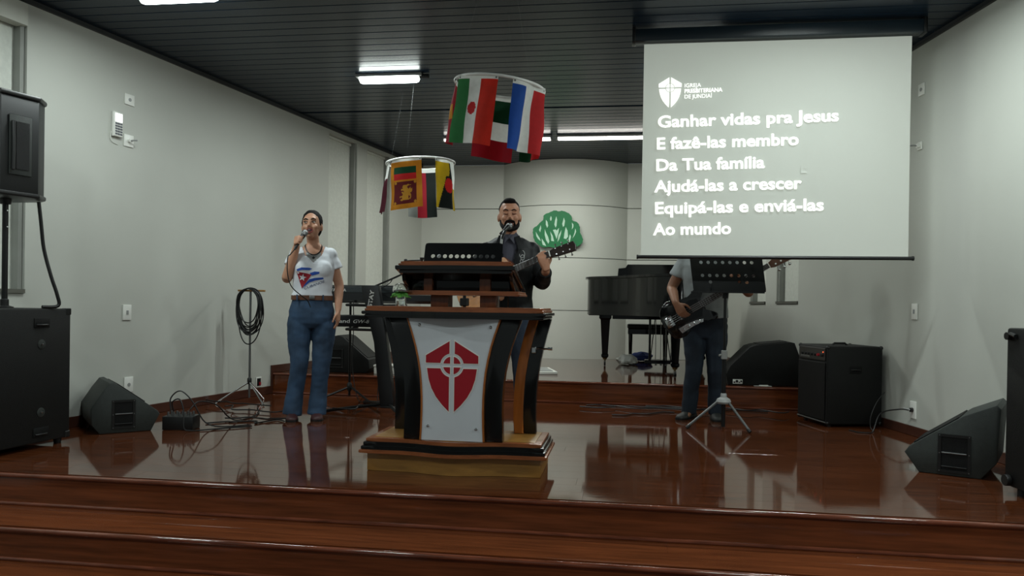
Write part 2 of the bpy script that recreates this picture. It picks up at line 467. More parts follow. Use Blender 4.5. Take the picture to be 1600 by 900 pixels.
# ------------------------------------------------------------------ pulpit
m_honey = mat('honey_wood', srgb(150, 108, 52), 0.3, var=0.2, scale=4, stretch=(1, 8, 8), coat=0.2)
m_trimw = mat('reddish_trim_wood', srgb(138, 78, 44), 0.25, var=0.25, scale=6, stretch=(1, 8, 8), coat=0.3)
m_post = mat('brown_post_wood', srgb(112, 62, 36), 0.3, var=0.2, scale=6, stretch=(8, 8, 1), coat=0.2)
m_edge = mat('orange_leg_wood', srgb(160, 92, 38), 0.25, var=0.2, scale=5, stretch=(9, 9, 1), coat=0.3)
m_ebony = mat('black_pulpit_lacquer', srgb(13, 15, 15), 0.2, var=0.15, coat=0.3)
m_silver = mat('silver_panel', srgb(208, 213, 218), 0.4, metal=0.1, var=0.03)
m_red = mat('emblem_red', srgb(158, 18, 34), 0.4, var=0.04)
PU = thing('pulpit', 'wooden pulpit with curved black legs and a red shield on silver panel', 'pulpit', (-0.933, 4.23, 0))
def outline(w, yf, yb, bul=0.055, bw=0.30, n=24):
    pts = [(-w, yb), (w, yb)]
    for i in range(n + 1):
        x = w - 2 * w * i / n
        pts.append((x, yf - bul * (0.5 + 0.5 * math.cos(PI * max(-1, min(1, x / bw))))))
    return pts
def layer(nm, z0, z1, w, yf, yb, m, bev=0.006, **k): return B().prism(outline(w, yf, yb, **k), z0, z1, None, bev, 2).build(nm, m, PU)
layer('plinth', 0.001, 0.105, .49, .0, .42, m_honey, .003)
layer('base_moulding', .105, .124, .527, -.045, .45, m_trimw)
layer('base_moulding', .124, .145, .517, -.036, .44, m_ebony)
layer('base_moulding', .145, .167, .506, -.027, .43, m_ebony)
layer('base_moulding', .167, .186, .494, -.016, .42, m_trimw)
layer('deck', .186, .189, .455, .02, .385, m_honey, .001)
PW = [(.189, .173), (.27, .169), (.35, .167), (.43, .168), (.50, .172), (.57, .179), (.64, .191), (.71, .207), (.78, .228), (.862, .256)]
pan = [(hw, z) for z, hw in PW] + [(-hw, z) for z, hw in reversed(PW)]
pn = B().prism(pan, -0.030, -0.022, lambda a, b, h: (a, h, b), 0.001).build('front_panel', m_silver, PU)
for (x, z) in ((-.206, .825), (.223, .818), (-.146, .268), (.144, .258)):
    B().lathe([(.009, 0), (.009, .004), (.005, .009), (0, .010)], (0, 0, 0), 12, Matrix.Translation((x * .93, -.030, z)) @ Matrix.Rotation(PI / 2, 4, 'X')).build('bolt', m_chrome, pn)
K = 1 / 3 / 286
for pl in shield_polys():
    B().prism([(x * K - .004, z * K + .605) for x, z in grow(pl, 4.6)], -.0325, -.0301, lambda a, b, h: (a, h, b)).build('emblem_border', m_white, pn)
    B().prism([(x * K - .004, z * K + .605) for x, z in pl], -.0345, -.0326, lambda a, b, h: (a, h, b)).build('emblem_piece', m_red, pn)
def leg_poly(pts, off, wd): return [(x + off, z) for z, x in pts] + [(x + off + wd(z), z) for z, x in reversed(pts)]
RL = [(.189, .298), (.28, .294), (.36, .294), (.45, .298), (.53, .305), (.61, .317), (.69, .333), (.77, .352), (.862, .378)]
for sgn in (1, -1):
    f = lambda a, b, h, s=sgn: (a * s, h, b)
    lg = B().prism(leg_poly(PW, .010, lambda z: .097 + .03 * max(0, z - .5)), -.012, .06, f, .006, 2).build('leg', m_ebony, PU)
    B().prism(leg_poly(PW, .000, lambda z: .0095), -.034, .05, f, .002).build('leg_edging', m_edge, lg)
    lg = B().prism(leg_poly(RL, .058, lambda z: .072), .31, .37, f, .006, 2).build('leg', m_ebony, PU)
    B().prism(leg_poly(RL, .0, lambda z: .0575), .295, .365, f, .008, 2).build('leg_edging', m_edge, lg)
# small chrome clamp on the right rear leg
cl = B(); cl.box((.40, .27, .665), (.425, .295, .70), .003); cl.tube([(.42, .28, .69), (.45, .275, .695), (.47, .27, .69), (.50, .268, .692)], .006, 8)
cl.cyl((.495, .268, .692), (.52, .268, .692), .009); cl.build('clamp', m_chrome, PU)
layer('top_moulding', .862, .880, .500, -.055, .45, m_ebony)
layer('top_moulding', .880, .899, .513, -.068, .46, m_ebony)
layer('top_board', .899, .912, .500, -.052, .45, m_trimw, .004)
layer('top_board', .912, .926, .492, -.042, .44, m_trimw, .004)
for x0, x1 in ((-.168, -.066), (.118, .210)): rbox('lower_post', (x0, .12, .926), (x1, .24, .992), m_post, PU, .003)
layer('shelf', .992, 1.004, .352, .06, .40, m_trimw, .003, bul=.02)
layer('shelf', 1.004, 1.017, .345, .066, .39, m_trimw, .003, bul=.02)
rbox('lectern_panel', (-.285, .14, 1.017), (.285, .16, 1.128), m_lacq, PU, .003)
for x0, x1 in ((-.205, -.155), (.118, .180)): rbox('lectern_post', (x0, .10, 1.017), (x1, .139, 1.128), m_post, PU, .003)
for s_ in (-1, 1):      # sloping side wings
    B().prism([(.02, 1.13), (.05, 1.07), (.16, 1.017), (.40, 1.017), (.42, 1.03), (.06, 1.145)], .296, .316, lambda a, b, h, s=s_: (h * s, a, b), .002).build('side_wing', m_ebony, PU)
def desk(nm, w, yf, yb, t0, t1, m):
    # sloping desk: falls from the hall side towards the speaker
    sl = -0.30
    return B().prism(outline(w, yf, yb, .035, .28), t0, t1, lambda a, b, h: (a, b, h + sl * max(0, b - .06)), .004, 1).build(nm, m, PU)
desk('desk_moulding', .316, -.01, .42, 1.112, 1.131, m_ebony)
desk('desk_moulding', .336, -.03, .43, 1.131, 1.154, m_ebony)
desk('desk_board', .322, -.016, .415, 1.154, 1.166, m_trimw)
desk('desk_board', .312, -.004, .41, 1.166, 1.178, m_trimw)

# ------------------------------------------------------------------ water jar on the pulpit
m_glass = mat('clear_glass', (0.95, 0.98, 0.97), 0.03, var=0.0, trans=1.0)
m_leafg = mat('green_doily', srgb(86, 150, 60), 0.6, var=0.25, scale=60)
J = thing('water_jar', 'small glass jar under a clear dome with a green frilled collar on the pulpit', 'jar', (-0.933 - .315, 4.23 + .02, .9268))
B().lathe([(.001, 0), (.027, 0), (.029, .004), (.029, .062), (.026, .070), (.024, .070), (.026, .060), (.026, .008), (.001, .008)], n=20).build('jar', m_glass, J)
B().lathe([(.001, .0085), (.0255, .0085), (.0255, .030), (.001, .030)], n=20).build('water', mat('water', (.9, .97, .96), .02, var=0, trans=1.0), J)
fr = B()
for k in range(22):
    a = 2 * PI * k / 22; r = .046 + .007 * math.sin(k * 2.3); zz = .066 + .014 * random.random()
    fr.prism([(.018, -.010), (r, -.012), (r + .006, 0), (r, .012), (.018, .010)], -.002, .004, lambda u, v, h, a=a, zz=zz: (u * math.cos(a) - v * math.sin(a), u * math.sin(a) + v * math.cos(a), zz + h - (u - .018) * .5))
fr.build('frilled_collar', m_leafg, J)
B().lathe([(.046, .080), (.047, .092), (.043, .110), (.030, .123), (.010, .127), (.001, .127), (.001, .124), (.010, .124), (.028, .120), (.040, .108), (.044, .092), (.043, .080)], n=24).build('dome', m_glass, J)
# ------------------------------------------------------------------ projection screen
SY = 5.77
SC = thing('projection_screen', 'pulled-down projection screen showing white song words on grey', 'screen', (1.022, SY, 0))
m_fab = mat('projected_page', srgb(186, 190, 182), 0.85, var=0.015, scale=1.0, emit=0.19, ecol=srgb(188, 194, 186))
m_txt = mat('projected_words', srgb(240, 242, 236), 0.85, var=0.0, emit=0.70)
m_case = mat('screen_case', srgb(28, 40, 48), 0.35)
gr = B(); nx, nz = 40, 24; wl, wr_, zt, zb = -.916, .918, 2.852, 1.318
grid = [[gr.bm.verts.new((wl + (wr_ - wl) * i / nx, .004 * math.sin(i * .33) * math.sin(PI * k / nz) + .003 * math.sin(i * .12 + k * .2), zb + (zt - zb) * k / nz)) for i in range(nx + 1)] for k in range(nz + 1)]
for k in range(nz):
    for i in range(nx): gr.bm.faces.new((grid[k][i], grid[k][i + 1], grid[k + 1][i + 1], grid[k + 1][i]))
bmesh.ops.solidify(gr.bm, geom=gr.bm.faces[:], thickness=.0012)
fabr = gr.build('fabric', m_fab, SC)
B().box((-.985, -.05, 2.862), (.985, .055, 2.955), .012, 2).build('case', m_case, SC)
for x in (-.99, .99): rbox('case_end', (x - .012, -.054, 2.858), (x + .012, .059, 2.9685), m_black, SC)
bar = B().tube([(-.935, 0, 1.308), (.945, 0, 1.308)], .013, 12).build('bottom_bar', m_black, SC)
for x in (-.94, .95): B().cyl((x - .006, 0, 1.308), (x + .006, 0, 1.308), .016).build('bar_end', m_rubber, SC)
MX = lambda x, z: Matrix.Translation((x, -.0115, z)) @ Matrix.Rotation(-.019, 4, 'Y') @ Matrix.Rotation(PI / 2, 4, 'X')   # the beam lies a little askew
# left edges and baselines read off the page (metres on the screen)
LINES = [('Ganhar vidas pra Jesus', -.812, 2.246, 1.248), ('E fazê-las membro', -.819, 2.088, .985), ('Da Tua família', -.821, 1.932, .758),
         ('Ajudá-las a crescer', -.823, 1.778, 1.026), ('Equipá-las e enviá-las', -.825, 1.621, 1.168), ('Ao mundo', -.827, 1.467, .550)]
for t, x, z, w in LINES: place_text(t, m_txt, fabr, MX(x, z), .118, w, bold=.0028)
lx, lz, lk = -.726, 2.53, .00063
for pl in shield_polys():
    B().prism([(lx + a * lk, lz + b * lk) for a, b in grow(pl, 3.0)], -.0115, -.0105, lambda a, b, h: (a, h, b)).build('logo_piece', m_txt, fabr)
for t, x, z, w, bl in (('IGREJA', -.626, 2.530, .115, .0), ('PRESBITERIANA', -.625, 2.490, .265, .0008), ('DE JUNDIAÍ', -.625, 2.450, .192, .0)):
    place_text(t, m_txt, fabr, MX(x, z), .040, w, bold=bl)
# ------------------------------------------------------------------ wedge monitors
def wedge(label, A, Bp, prof, wd, handle=None, m=m_wedge, zoff=0.0, plate=None, group='floor wedge monitors'):
    """prof = side panel (u along A->B, z); the box runs back from that side panel"""
    A = Vector((A[0], A[1], 0)); Bp = Vector((Bp[0], Bp[1], 0)); e = (Bp - A).normalized()
    ang = math.atan2(e.y, e.x)
    t = thing('wedge_monitor', label, 'loudspeaker', (A.x, A.y, zoff + .001), ang, group)
    f = lambda a, b, h: (a, h, b)
    B().prism(prof, 0, wd, f, .008, 2).build('cabinet', m, t)
    # grille on the sloping long face
    n = len(prof); best = max(range(n), key=lambda i: (Vector(prof[i]) - Vector(prof[(i + 1) % n])).length if (prof[i][1] + prof[(i + 1) % n][1]) > .15 else 0)
    p, q = Vector(prof[best]), Vector(prof[(best + 1) % n])
    d = (q - p); L_ = d.length; d.normalize(); nn = Vector((d.y, -d.x))
    if nn.y < 0: nn = -nn
    c0, c1 = p + d * .03, q - d * .03
    g = B(); g.prism([tuple(c0), tuple(c1), tuple(c1 + nn * .007), tuple(c0 + nn * .007)], .03, wd - .03, f, .002)
    g.build('grille', m_grille, t)
    if handle:
        x0, x1, z0, z1 = handle
        hp = B(); w_ = .016
        for a, b, c, d_ in ((x0, x1, z0, z0 + w_), (x0, x1, z1 - w_, z1), (x0, x0 + w_, z0 + w_, z1 - w_), (x1 - w_, x1, z0 + w_, z1 - w_)):
            hp.box((a, -.007, c), (b, -.0005, d_))
        hp = hp.build('handle_plate', m_black, t)
        rbox('handle_recess', (x0 + w_, -.003, z0 + w_), (x1 - w_, -.0005, z1 - w_), m_grille, hp, .001, 1)
        zc = z0 + (z1 - z0) * .52
        B().tube([(x0 + .02, -.016, zc), (x1 - .02, -.016, zc)], .0045, 8).build('handle_bar', m_steel, hp)
        B().tube([(x0 + .02, -.012, z0 + .035), (x1 - .02, -.012, z0 + .035)], .004, 8).build('handle_bar', m_black, hp)
        for a in (x0 + .008, x1 - .008):
            for b in (z0 + .008, z1 - .008, (z0 + z1) / 2): B().cyl((a, -.007, b), (a, -.010, b), .0035, n=8).build('screw', m_steel, hp)
    if plate:
        x0, x1, z0, z1 = plate
        pl = rbox('connector_plate', (x0, -.006, z0), (x1, -.0005, z1), m_white, t, .002)
        for k, (a, r_) in enumerate(((.16, .008), (.42, .013), (.68, .006), (.86, .009))):
            B().cyl((x0 + a * (x1 - x0), -.006, (z0 + z1) / 2 + (.004 if k % 2 else -.006)), (x0 + a * (x1 - x0), -.010, (z0 + z1) / 2 + (.004 if k % 2 else -.006)), r_, n=10).build('socket', m_black, pl)
    return t
wedge('dark wedge monitor by the left wall beside the tall subwoofer', (-3.595, 4.948), (-3.357, 5.176),
      [(.0, 0), (.33, 0), (.388, .117), (.375, .14), (.315, .187), (.09, .356), (.06, .352), (.009, .282), (-.057, .177), (-.05, .066)], .50, (.075, .225, .03, .232))
wedge('dark wedge monitor at the right edge in front of the tall black cabinet', (1.715, 4.862), (1.991, 4.718),
      [(0, 0), (.312, 0), (.389, .099), (.406, .403), (.384, .424), (.225, .35), (-.054, .146), (-.078, .109)], .48, (.098, .263, .018, .238))
wedge('black wedge monitor with white connector plate on the platform edge', (0.985, 7.70), (1.68, 7.70),
      [(0, 0), (.67, 0), (.69, .20), (.61, .412), (.575, .42), (.26, .385), (.20, .365), (.02, .18), (-.02, .10)], .42, None, m_carpet, H_PLAT, (.045, .135, .012, .055))
wedge('black wedge monitor on the platform behind the woman singing', (-3.16, 7.80), (-2.62, 7.80),
      [(0, 0), (.50, 0), (.545, .05), (.535, .14), (.25, .375), (.20, .39), (.02, .35), (-.04, .16)], .40, (.10, .26, .05, .25), m_carpet, H_PLAT)

# ------------------------------------------------------------------ subwoofers
def subwoofer(label, loc, rz, hgt, dx, dy, casters=True):
    """local +x faces the stage; far corner stands at the origin"""
    t = thing('subwoofer', label, 'loudspeaker', loc, rz, 'tall black subwoofers')
    z0 = .035
    B().box((-dx, -dy, z0), (0, 0, hgt), .012, 2).build('cabinet', m_carpet, t)
    for (zz, yy) in ((.22 * hgt / .86, -.24), (.64 * hgt / .86, -.24)):
        r = B().lathe([(.030, 0), (.030, .002), (.024, .004), (.001, .004)], n=20, M=Matrix.Translation((0, yy, zz)) @ Matrix.Rotation(PI / 2, 4, 'Y')).build('rigging_cup', m_wedge, t)
        B().lathe([(.006, 0), (.006, .008), (.001, .009)], n=10, M=Matrix.Translation((.003, yy, zz)) @ Matrix.Rotation(PI / 2, 4, 'Y')).build('rigging_bolt', m_chrome, r)
    for zz in (.10, hgt - .09):
        h = rbox('handle_plate', (-.001, -.30, zz - .03), (.004, -.18, zz + .03), m_grille, t, .002)
        B().tube([(.004, -.285, zz - .012), (.012, -.27, zz - .012), (.012, -.21, zz - .012), (.004, -.195, zz - .012)], .006, 8).build('handle_bar', m_black, h)
    g = B().box((-dx + .03, -dy - .012, z0 + .03), (-.03, -dy, hgt - .03), .004).build('grille', m_grille, t)
    for x in (-.05, -dx + .05):
        for y in (-.05, -dy + .05):
            B().cyl((x, y, 0.0005), (x, y, z0), .022, .026, 12).build('foot', m_rubber, t)
    for z in (z0, hgt):
        s_ = 1 if z == z0 else -1
        for y in (0, -dy):
            c = -1 if y == 0 else 1
            B().box((-.04, min(y, y + c * .04) - .002, min(z, z + s_ * .04) - .002), (.003, max(y, y + c * .04) + .002, max(z, z + s_ * .04) + .002), .005).build('corner_guard', m_black, t)
    return t
subwoofer('tall black subwoofer at the left edge under the pole-mounted loudspeaker', (-3.600, 4.66, 0), math.radians(-4), .875, .42, .75)

t = thing('subwoofer', 'tall black subwoofer cabinet cut off by the right edge', 'loudspeaker', (1.978, 4.415, 0), math.radians(8), 'tall black subwoofers')
B().box((0, -.72, .04), (.40, 0, .862), .012, 2).build('cabinet', m_carpet, t)
B().box((.03, -.734, .07), (.37, -.72, .83), .004).build('grille', m_grille, t)
B().tube([(0, -.03, .82), (-.022, -.03, .82)], .020, 12).build('caster_hub', m_black, t)
B().tube([(-.010, -.09, .82), (-.010, -.05, .83), (-.010, -.03, .82)], .012, 8).build('caster_fork', m_black, t)
for y in (-.06, -.66):
    for x in (.06, .34):
        B().cyl((x, y - .0, .0005), (x, y, .04), .024, n=12).build('foot', m_rubber, t)
B().lathe([(.028, -.012), (.030, -.006), (.030, .006), (.028, .012)], n=16, M=Matrix.Translation((-.018, -.05, .075)) @ Matrix.Rotation(PI / 2, 4, 'Y')).build('caster_wheel', m_rubber, t)

# ------------------------------------------------------------------ full-range box on a pole above the left subwoofer
t = thing('pole_loudspeaker', 'black loudspeaker on a pole above the left subwoofer', 'loudspeaker', (-3.80, 4.33, .878))
B().cyl((0, 0, 0.0), (0, 0, .70), .017, n=16).build('pole', m_blackm, t)
B().lathe([(.05, 0), (.05, .006), (.024, .014), (.024, .05), (.018, .055)], n=20).build('pole_flange', m_black, t)
for z in (.50, .60): B().cyl((.016, -.006, z), (.022, -.008, z), .005, n=8).build('pole_pin', m_chrome, t)
B().lathe([(.03, .64), (.034, .66), (.034, .672), (.02, .674)], n=16).build('socket_cup', m_black, t)
z0, z1 = .672, 1.300
plan = [(-.13, -.20), (.14, -.20), (.205, .02), (.155, .13), (.10, .17), (-.10, .17), (-.17, .05)]
B().prism(plan, z0 + .02, z1 - .02, None, .012, 2).build('cabinet', mat('black_speaker_shell', srgb(15, 19, 20), .45, var=.1), t)
for za, zb in ((z0, z0 + .03), (z1 - .03, z1)): B().prism(grow(plan, .012), za, zb, None, .010, 2).build('end_cap', m_black, t)
# handle on the slanted side between (.205,.02) and (.155,.13)
a, b = Vector((.14, -.20, 0)), Vector((.205, .02, 0)); d = (b - a).normalized(); nn = Vector((d.y, -d.x, 0))
def onside(u, z, h): p = a + d * u + nn * h; return (p.x, p.y, z)
hp = B().prism([(.045, .80), (.185, .80), (.185, 1.16), (.045, 1.16)], 0.001, .010, lambda u, z, h: onside(u, z, h), .006, 2).build('handle_plate', m_wedge, t)
B().prism([(.085, .835), (.165, .835), (.165, 1.12), (.085, 1.12)], .010, .013, lambda u, z, h: onside(u, z, h)).build('handle_recess', m_grille, hp)
B().tube([onside(.065, .83, .016), onside(.065, .98, .02), onside(.065, 1.12, .016)], .010, 8, smooth=4).build('handle_bar', m_black, hp)
c = B().tube([(-3.655, 4.43, 1.545), (-3.652, 4.45, 1.40), (-3.648, 4.47, 1.25), (-3.620, 4.50, 1.08), (-3.600, 4.53, .965), (-3.60, 4.54, .893), (-3.64, 4.45, .885)], .011, 8, smooth=5)
tag(c.build('speaker_cable', m_rubber), 'black cable hanging from the pole-mounted loudspeaker to the subwoofer', 'cable')

# ------------------------------------------------------------------ bass amplifier
t = thing('bass_amplifier', 'black bass combo amplifier standing on the floor by the right wall', 'amplifier', (1.613, 6.564, 0), math.atan2(.24, .97))
W_, D_, H_ = .50, .47, .650      # along local y, local x, z
B().box((0, 0, .018), (D_, W_, H_), .014, 3).build('cabinet', m_carpet, t)
B().box((-.010, .02, .05), (0, W_ - .02, .515), .004).build('grille', m_grille, t)
cp = B().box((-.008, .025, .53), (.0, W_ - .025, .632), .003).build('control_panel', mat('amp_panel', srgb(60, 58, 56), .35, metal=.5), t)
for k in range(7): B().cyl((-.008, .07 + k * .055, .575), (-.026, .07 + k * .055, .575), .013, .011, 12).build('knob', m_black if k != 1 else m_red, cp)
B().cyl((-.008, .055, .60), (-.012, .055, .60), .005, n=8).build('pilot_light', mat('pilot', (1, .15, .05), .4, emit=.6), cp)
rbox('input_plate', (-.011, .28, .545), (-.0085, .44, .565), m_steel, cp, .001, 1)
B().tube([(-.004, .005, .035), (-.004, W_ - .005, .035)], .006, 8).build('bottom_trim', m_steel, t)
B().tube([(-.002, .004, .04), (-.002, .004, .63)], .005, 8).build('corner_trim', m_black, t)
hp = rbox('handle_plate', (.19, -.003, .43), (.29, -.0005, .49), m_grille, t, .002)
B().tube([(.20, -.006, .46), (.215, -.014, .462), (.265, -.014, .462), (.28, -.006, .46)], .006, 8).build('handle_bar', m_black, hp)
B().tube([(.17, .25, H_), (.19, .25, H_ + .015), (.28, .25, H_ + .015), (.30, .25, H_)], .009, 8).build('strap_handle', m_black, t)
for x in (0, D_):
    for y in (0, W_):
        for z in (.018, H_):
            B().ell((x + (.012 if x == 0 else -.012), y + (.012 if y == 0 else -.012), z + (.012 if z < .1 else -.012)), (.018, .018, .018), 10).build('corner_guard', m_black, t)
for x in (.05, D_ - .05):
    for y in (.05, W_ - .05): B().cyl((x, y, .0005), (x, y, .02), .018, n=10).build('foot', m_rubber, t)

# ------------------------------------------------------------------ cable stand with coiled cables
m_wire = m_rubber
t = thing('cable_stand', 'chrome tripod stand with a short wooden crossbar before the left wall', 'stand', (-3.43, 6.80, 0))
B().cyl((0, 0, .05), (0, 0, 1.03), .010, n=12).build('pole', m_steel, t)
B().lathe([(.018, 0), (.020, .02), (.020, .05), (.013, .06)], (0, 0, .175), 14).build('hub', m_black, t)
rbox('crossbar', (-.12, -.014, 1.03), (.14, .014, 1.048), m_honey, t)
for a in (-150, -38, 90):
    a = math.radians(a); B().tube([(.012 * math.cos(a), .012 * math.sin(a), .19), (.29 * math.cos(a), .29 * math.sin(a), .008)], .0085, 10).build('leg', m_chrome, t)
for k in range(3):           # three long cables, each wound into a coil of several turns and hung over the crossbar
    rk = random.Random(30 + k); pts = []; turns = 4; n = 22
    for j in range(turns * n + 1):
        tn = j / n; a = 2 * PI * tn + PI / 2; i_ = int(tn)
        rr_ = random.Random(100 * k + i_); d0 = rr_.uniform(.30, .52); w0 = rr_.uniform(.085, .135); rr_ = random.Random(100 * k + i_ + 1); d1 = rr_.uniform(.30, .52); w1 = rr_.uniform(.085, .135)
        q = tn - i_; drop = d0 + (d1 - d0) * q; wd = w0 + (w1 - w0) * q; sz = math.sin(a)
        pts.append((-3.43 + .012 + math.cos(a) * wd * (1 + .12 * sz), 6.80 - .028 - .020 * k - .010 * math.sin(3 * a + k) * (1 if sz < .7 else .2), 1.064 - drop / 2 + sz * drop / 2 - .004 * k))
    c = B().tube(pts, .0056, 6, smooth=2).build('coiled_cable', m_wire)
    tag(c, ['rearmost coil of black cable hung on the chrome stand', 'middle coil of black cable hung on the chrome stand', 'foremost coil of black cable hung on the chrome stand'][k], 'cable', 'cables coiled on the stand')

# ------------------------------------------------------------------ stage box with plugs, floor cables
t = thing('stage_box', 'low black stage box with cable plugs beside the left wedge monitor', 'stage box', (-3.20, 5.30, 0), .18)
rbox('box', (-.11, -.07, .001), (.11, .08, .10), m_black, t, .006)
for i in range(5):
    for j in range(2): B().cyl((-.08 + i * .04, -.03 + j * .06, .10), (-.08 + i * .04, -.03 + j * .06, .128), .009, .008, 10).build('plug', m_steel, t)
def floor_cable(label, pts, r=.006, sm=6, m=None):
    c = B().tube(pts, r, 6, smooth=sm).build('floor_cable', m or m_rubber)
    return tag(c, label, 'cable', 'cables across the stage floor')
floor_cable('black cable arching high out of the left stage box', [(-3.28, 5.30, .13), (-3.29, 5.31, .22), (-3.22, 5.32, .275), (-3.13, 5.33, .20), (-3.05, 5.36, .05), (-2.95, 5.42, .008), (-2.80, 5.55, .008)], .005)
floor_cable('black cable arching low out of the left stage box', [(-3.24, 5.27, .13), (-3.24, 5.25, .20), (-3.17, 5.23, .225), (-3.12, 5.20, .14), (-3.10, 5.17, .03), (-3.06, 5.20, .008), (-2.95, 5.30, .008), (-2.75, 5.50, .008)], .005)
floor_cable('black cable leaving the left stage box towards the back', [(-3.16, 5.34, .13), (-3.12, 5.40, .19), (-3.04, 5.50, .16), (-3.00, 5.62, .05), (-2.98, 5.75, .008), (-3.0, 6.1, .008), (-3.2, 6.5, .008)], .005)
def squiggle(x0, y0, x1, y1, amp, n, seed, z=.008):
    rr = random.Random(seed); pts = []
    for i in range(n + 1):
        t_ = i / n; k = 0 if i in (0, n) else 1
        pts.append((x0 + (x1 - x0) * t_ + rr.uniform(-amp, amp) * .6 * k, y0 + (y1 - y0) * t_ + rr.uniform(-amp, amp) * k, z))
    return pts
for i, (q, lb) in enumerate((((-3.15, 5.55, -2.62, 5.78, .10, 6), 'black cable wriggling before the woman nearest the front'), ((-3.1, 5.75, -2.60, 5.86, .08, 6), 'black cable wriggling towards the feet of the woman'),
                ((-3.4, 6.30, -2.7, 6.05, .12, 7), 'black cable crossing between chrome stand and the woman'), ((-3.75, 6.6, -3.0, 6.35, .08, 6), 'black cable lying under the chrome stand'),
                ((-0.35, 7.40, 1.30, 7.35, .07, 12), 'black cable along the foot of the platform riser'), ((-0.4, 7.20, 0.9, 7.25, .10, 10), 'black cable winding before the platform riser'),
                ((0.2, 7.30, 1.45, 7.20, .10, 9), 'black cable between bassist and amplifier'), ((-2.45, 6.35, -1.5, 6.9, .15, 8), 'black cable behind the pulpit below the keyboards'),
                ((-0.1, 6.8, .45, 7.1, .08, 5), 'short black cable behind the bassist shoes'))):
    floor_cable(lb, squiggle(*q, 20 + i, z=.0075 + .0125 * i % .05), .0055)
floor_cable('thin cord running from the right wall socket down to the floor', [tuple(PRw(6.27, .195, -.05)), tuple(PRw(6.27, .20, -.12)), (1.96, 6.36, .15), (1.90, 6.33, .02), (1.86, 6.30, .006), (1.78, 6.32, .006), (1.75, 6.42, .006)], .005)
floor_cable('thin cord curving down the side of the bass amplifier', [(2.03, 6.50, .30), (1.965, 6.46, .23), (1.915, 6.44, .12), (1.91, 6.43, .03), (1.93, 6.40, .006)], .004)

floor_cable('thin black cable hanging straight down behind the upper keyboard', [(-2.56, 7.13, 1.02), (-2.555, 7.14, .70), (-2.56, 7.13, .35), (-2.50, 7.10, .06), (-2.40, 7.05, .007), (-2.1, 7.1, .007)], .004)
floor_cable('thin black cable hanging beside the slanted keyboard column', [(-2.22, 7.02, .74), (-2.27, 7.05, .60), (-2.26, 7.06, .35), (-2.28, 7.05, .10), (-2.24, 7.02, .02), (-2.05, 7.15, .007)], .004)

# ------------------------------------------------------------------ fittings on the side walls
def plate(P, y, z, w, h, label, cat, kind, grp='wall fittings'):
    t = thing('wall_' + cat.replace(' ', '_'), label, cat, group=grp)
    f = lambda u, v, d: P(y + u, z + v, -d)
    B().prism([(-w / 2, -h / 2), (w / 2, -h / 2), (w / 2, h / 2), (-w / 2, h / 2)], .0008, .010, f, .003, 2).build('plate', m_white, t)
    if kind == 'switch':
        B().prism([(-.010, -.016), (.010, -.016), (.010, .016), (-.010, .016)], .010, .014, f, .001).build('rocker', m_greypl, t)
    elif kind == 'round':
        B().prism([(.014 * math.cos(k * PI / 8), .014 * math.sin(k * PI / 8)) for k in range(16)], .010, .013, f).build('socket', m_greypl, t)
    elif kind == 'plug':
        B().prism([(.016 * math.cos(k * PI / 8), .016 * math.sin(k * PI / 8)) for k in range(16)], .010, .030, f).build('plug', m_black if cat == 'socket' else m_white, t)
        B().tube([f(0, 0, .03), f(.01, .004, .05), f(.03, .006, .062)], .006, 8).build('plug_cord', m_greypl, t)
    elif kind == 'dark':
        B().prism([(-w * .35, -h * .38), (w * .35, -h * .38), (w * .35, h * .38), (-w * .35, h * .38)], .010, .012, f).build('insert', m_grille, t)
        B().prism([(-.0, -h * .3), (w * .3, -h * .3), (w * .3, h * .0), (-.0, h * .0)], .012, .018, f).build('rocker', m_red, t)
    return t
plate(PLw, 5.676, 2.516, .095, .085, 'white wall plate with a round hole above the wall phone', 'socket plate', 'round')
plate(PLw, 5.672, 2.192, .095, .095, 'white wall plate with a pale plug below the wall phone', 'plug plate', 'plug')
plate(PLw, 5.676, .838, .085, .12, 'white light switch on the left wall above the wedge monitor', 'switch', 'switch')
plate(PLw, 5.70, .265, .09, .12, 'white socket low on the left wall behind the wedge monitor', 'socket plate', 'round')
plate(PLw, 7.36, .135, .085, .10, 'small dark socket low on the left wall beside the chrome stand', 'socket box', 'dark')
plate(PRw, 6.29, .939, .075, .12, 'white light switch on the right wall above the amplifier', 'switch', 'switch')
plate(PRw, 6.283, .195, .08, .13, 'white socket with a black plug low on the right wall', 'socket', 'plug')
plate(PRw, 6.25, 2.606, .08, .09, 'pale wall plate high on the right wall beside the screen', 'socket plate', 'round')
plate(PRw, 6.26, 2.186, .06, .06, 'small pale wall plate with plug beside the screen edge', 'plug plate', 'plug')
t = thing('wall_phone', 'white cordless phone hanging on the left wall', 'phone')
f = lambda u, v, d: PLw(5.547 + u, 2.292 + v, -d)
rr = [(-.044, -.095), (.044, -.095), (.044, .095), (-.044, .095)]
B().prism(rr, .001, .032, f, .008, 3).build('body', m_white, t)
B().prism([(-.034, .020), (.034, .020), (.034, .082), (-.034, .082)], .032, .035, f, .002).build('display', mat('phone_screen', (.95, 1, .98), .3, emit=.9), t)
for i in range(5):
    for j in range(3): B().prism([(-.034 + j * .024, -.082 + i * .020), (-.014 + j * .024, -.082 + i * .020), (-.014 + j * .024, -.069 + i * .020), (-.034 + j * .024, -.069 + i * .020)], .032, .036, f, .001).build('key', mat('phone_key', srgb(90, 92, 100), .5), t)
B().tube([f(-.05, -.06, .01), f(-.06, -.11, .012), f(-.03, -.14, .008), f(.02, -.15, .006)], .0025, 6, smooth=4).build('cord', m_white, t)

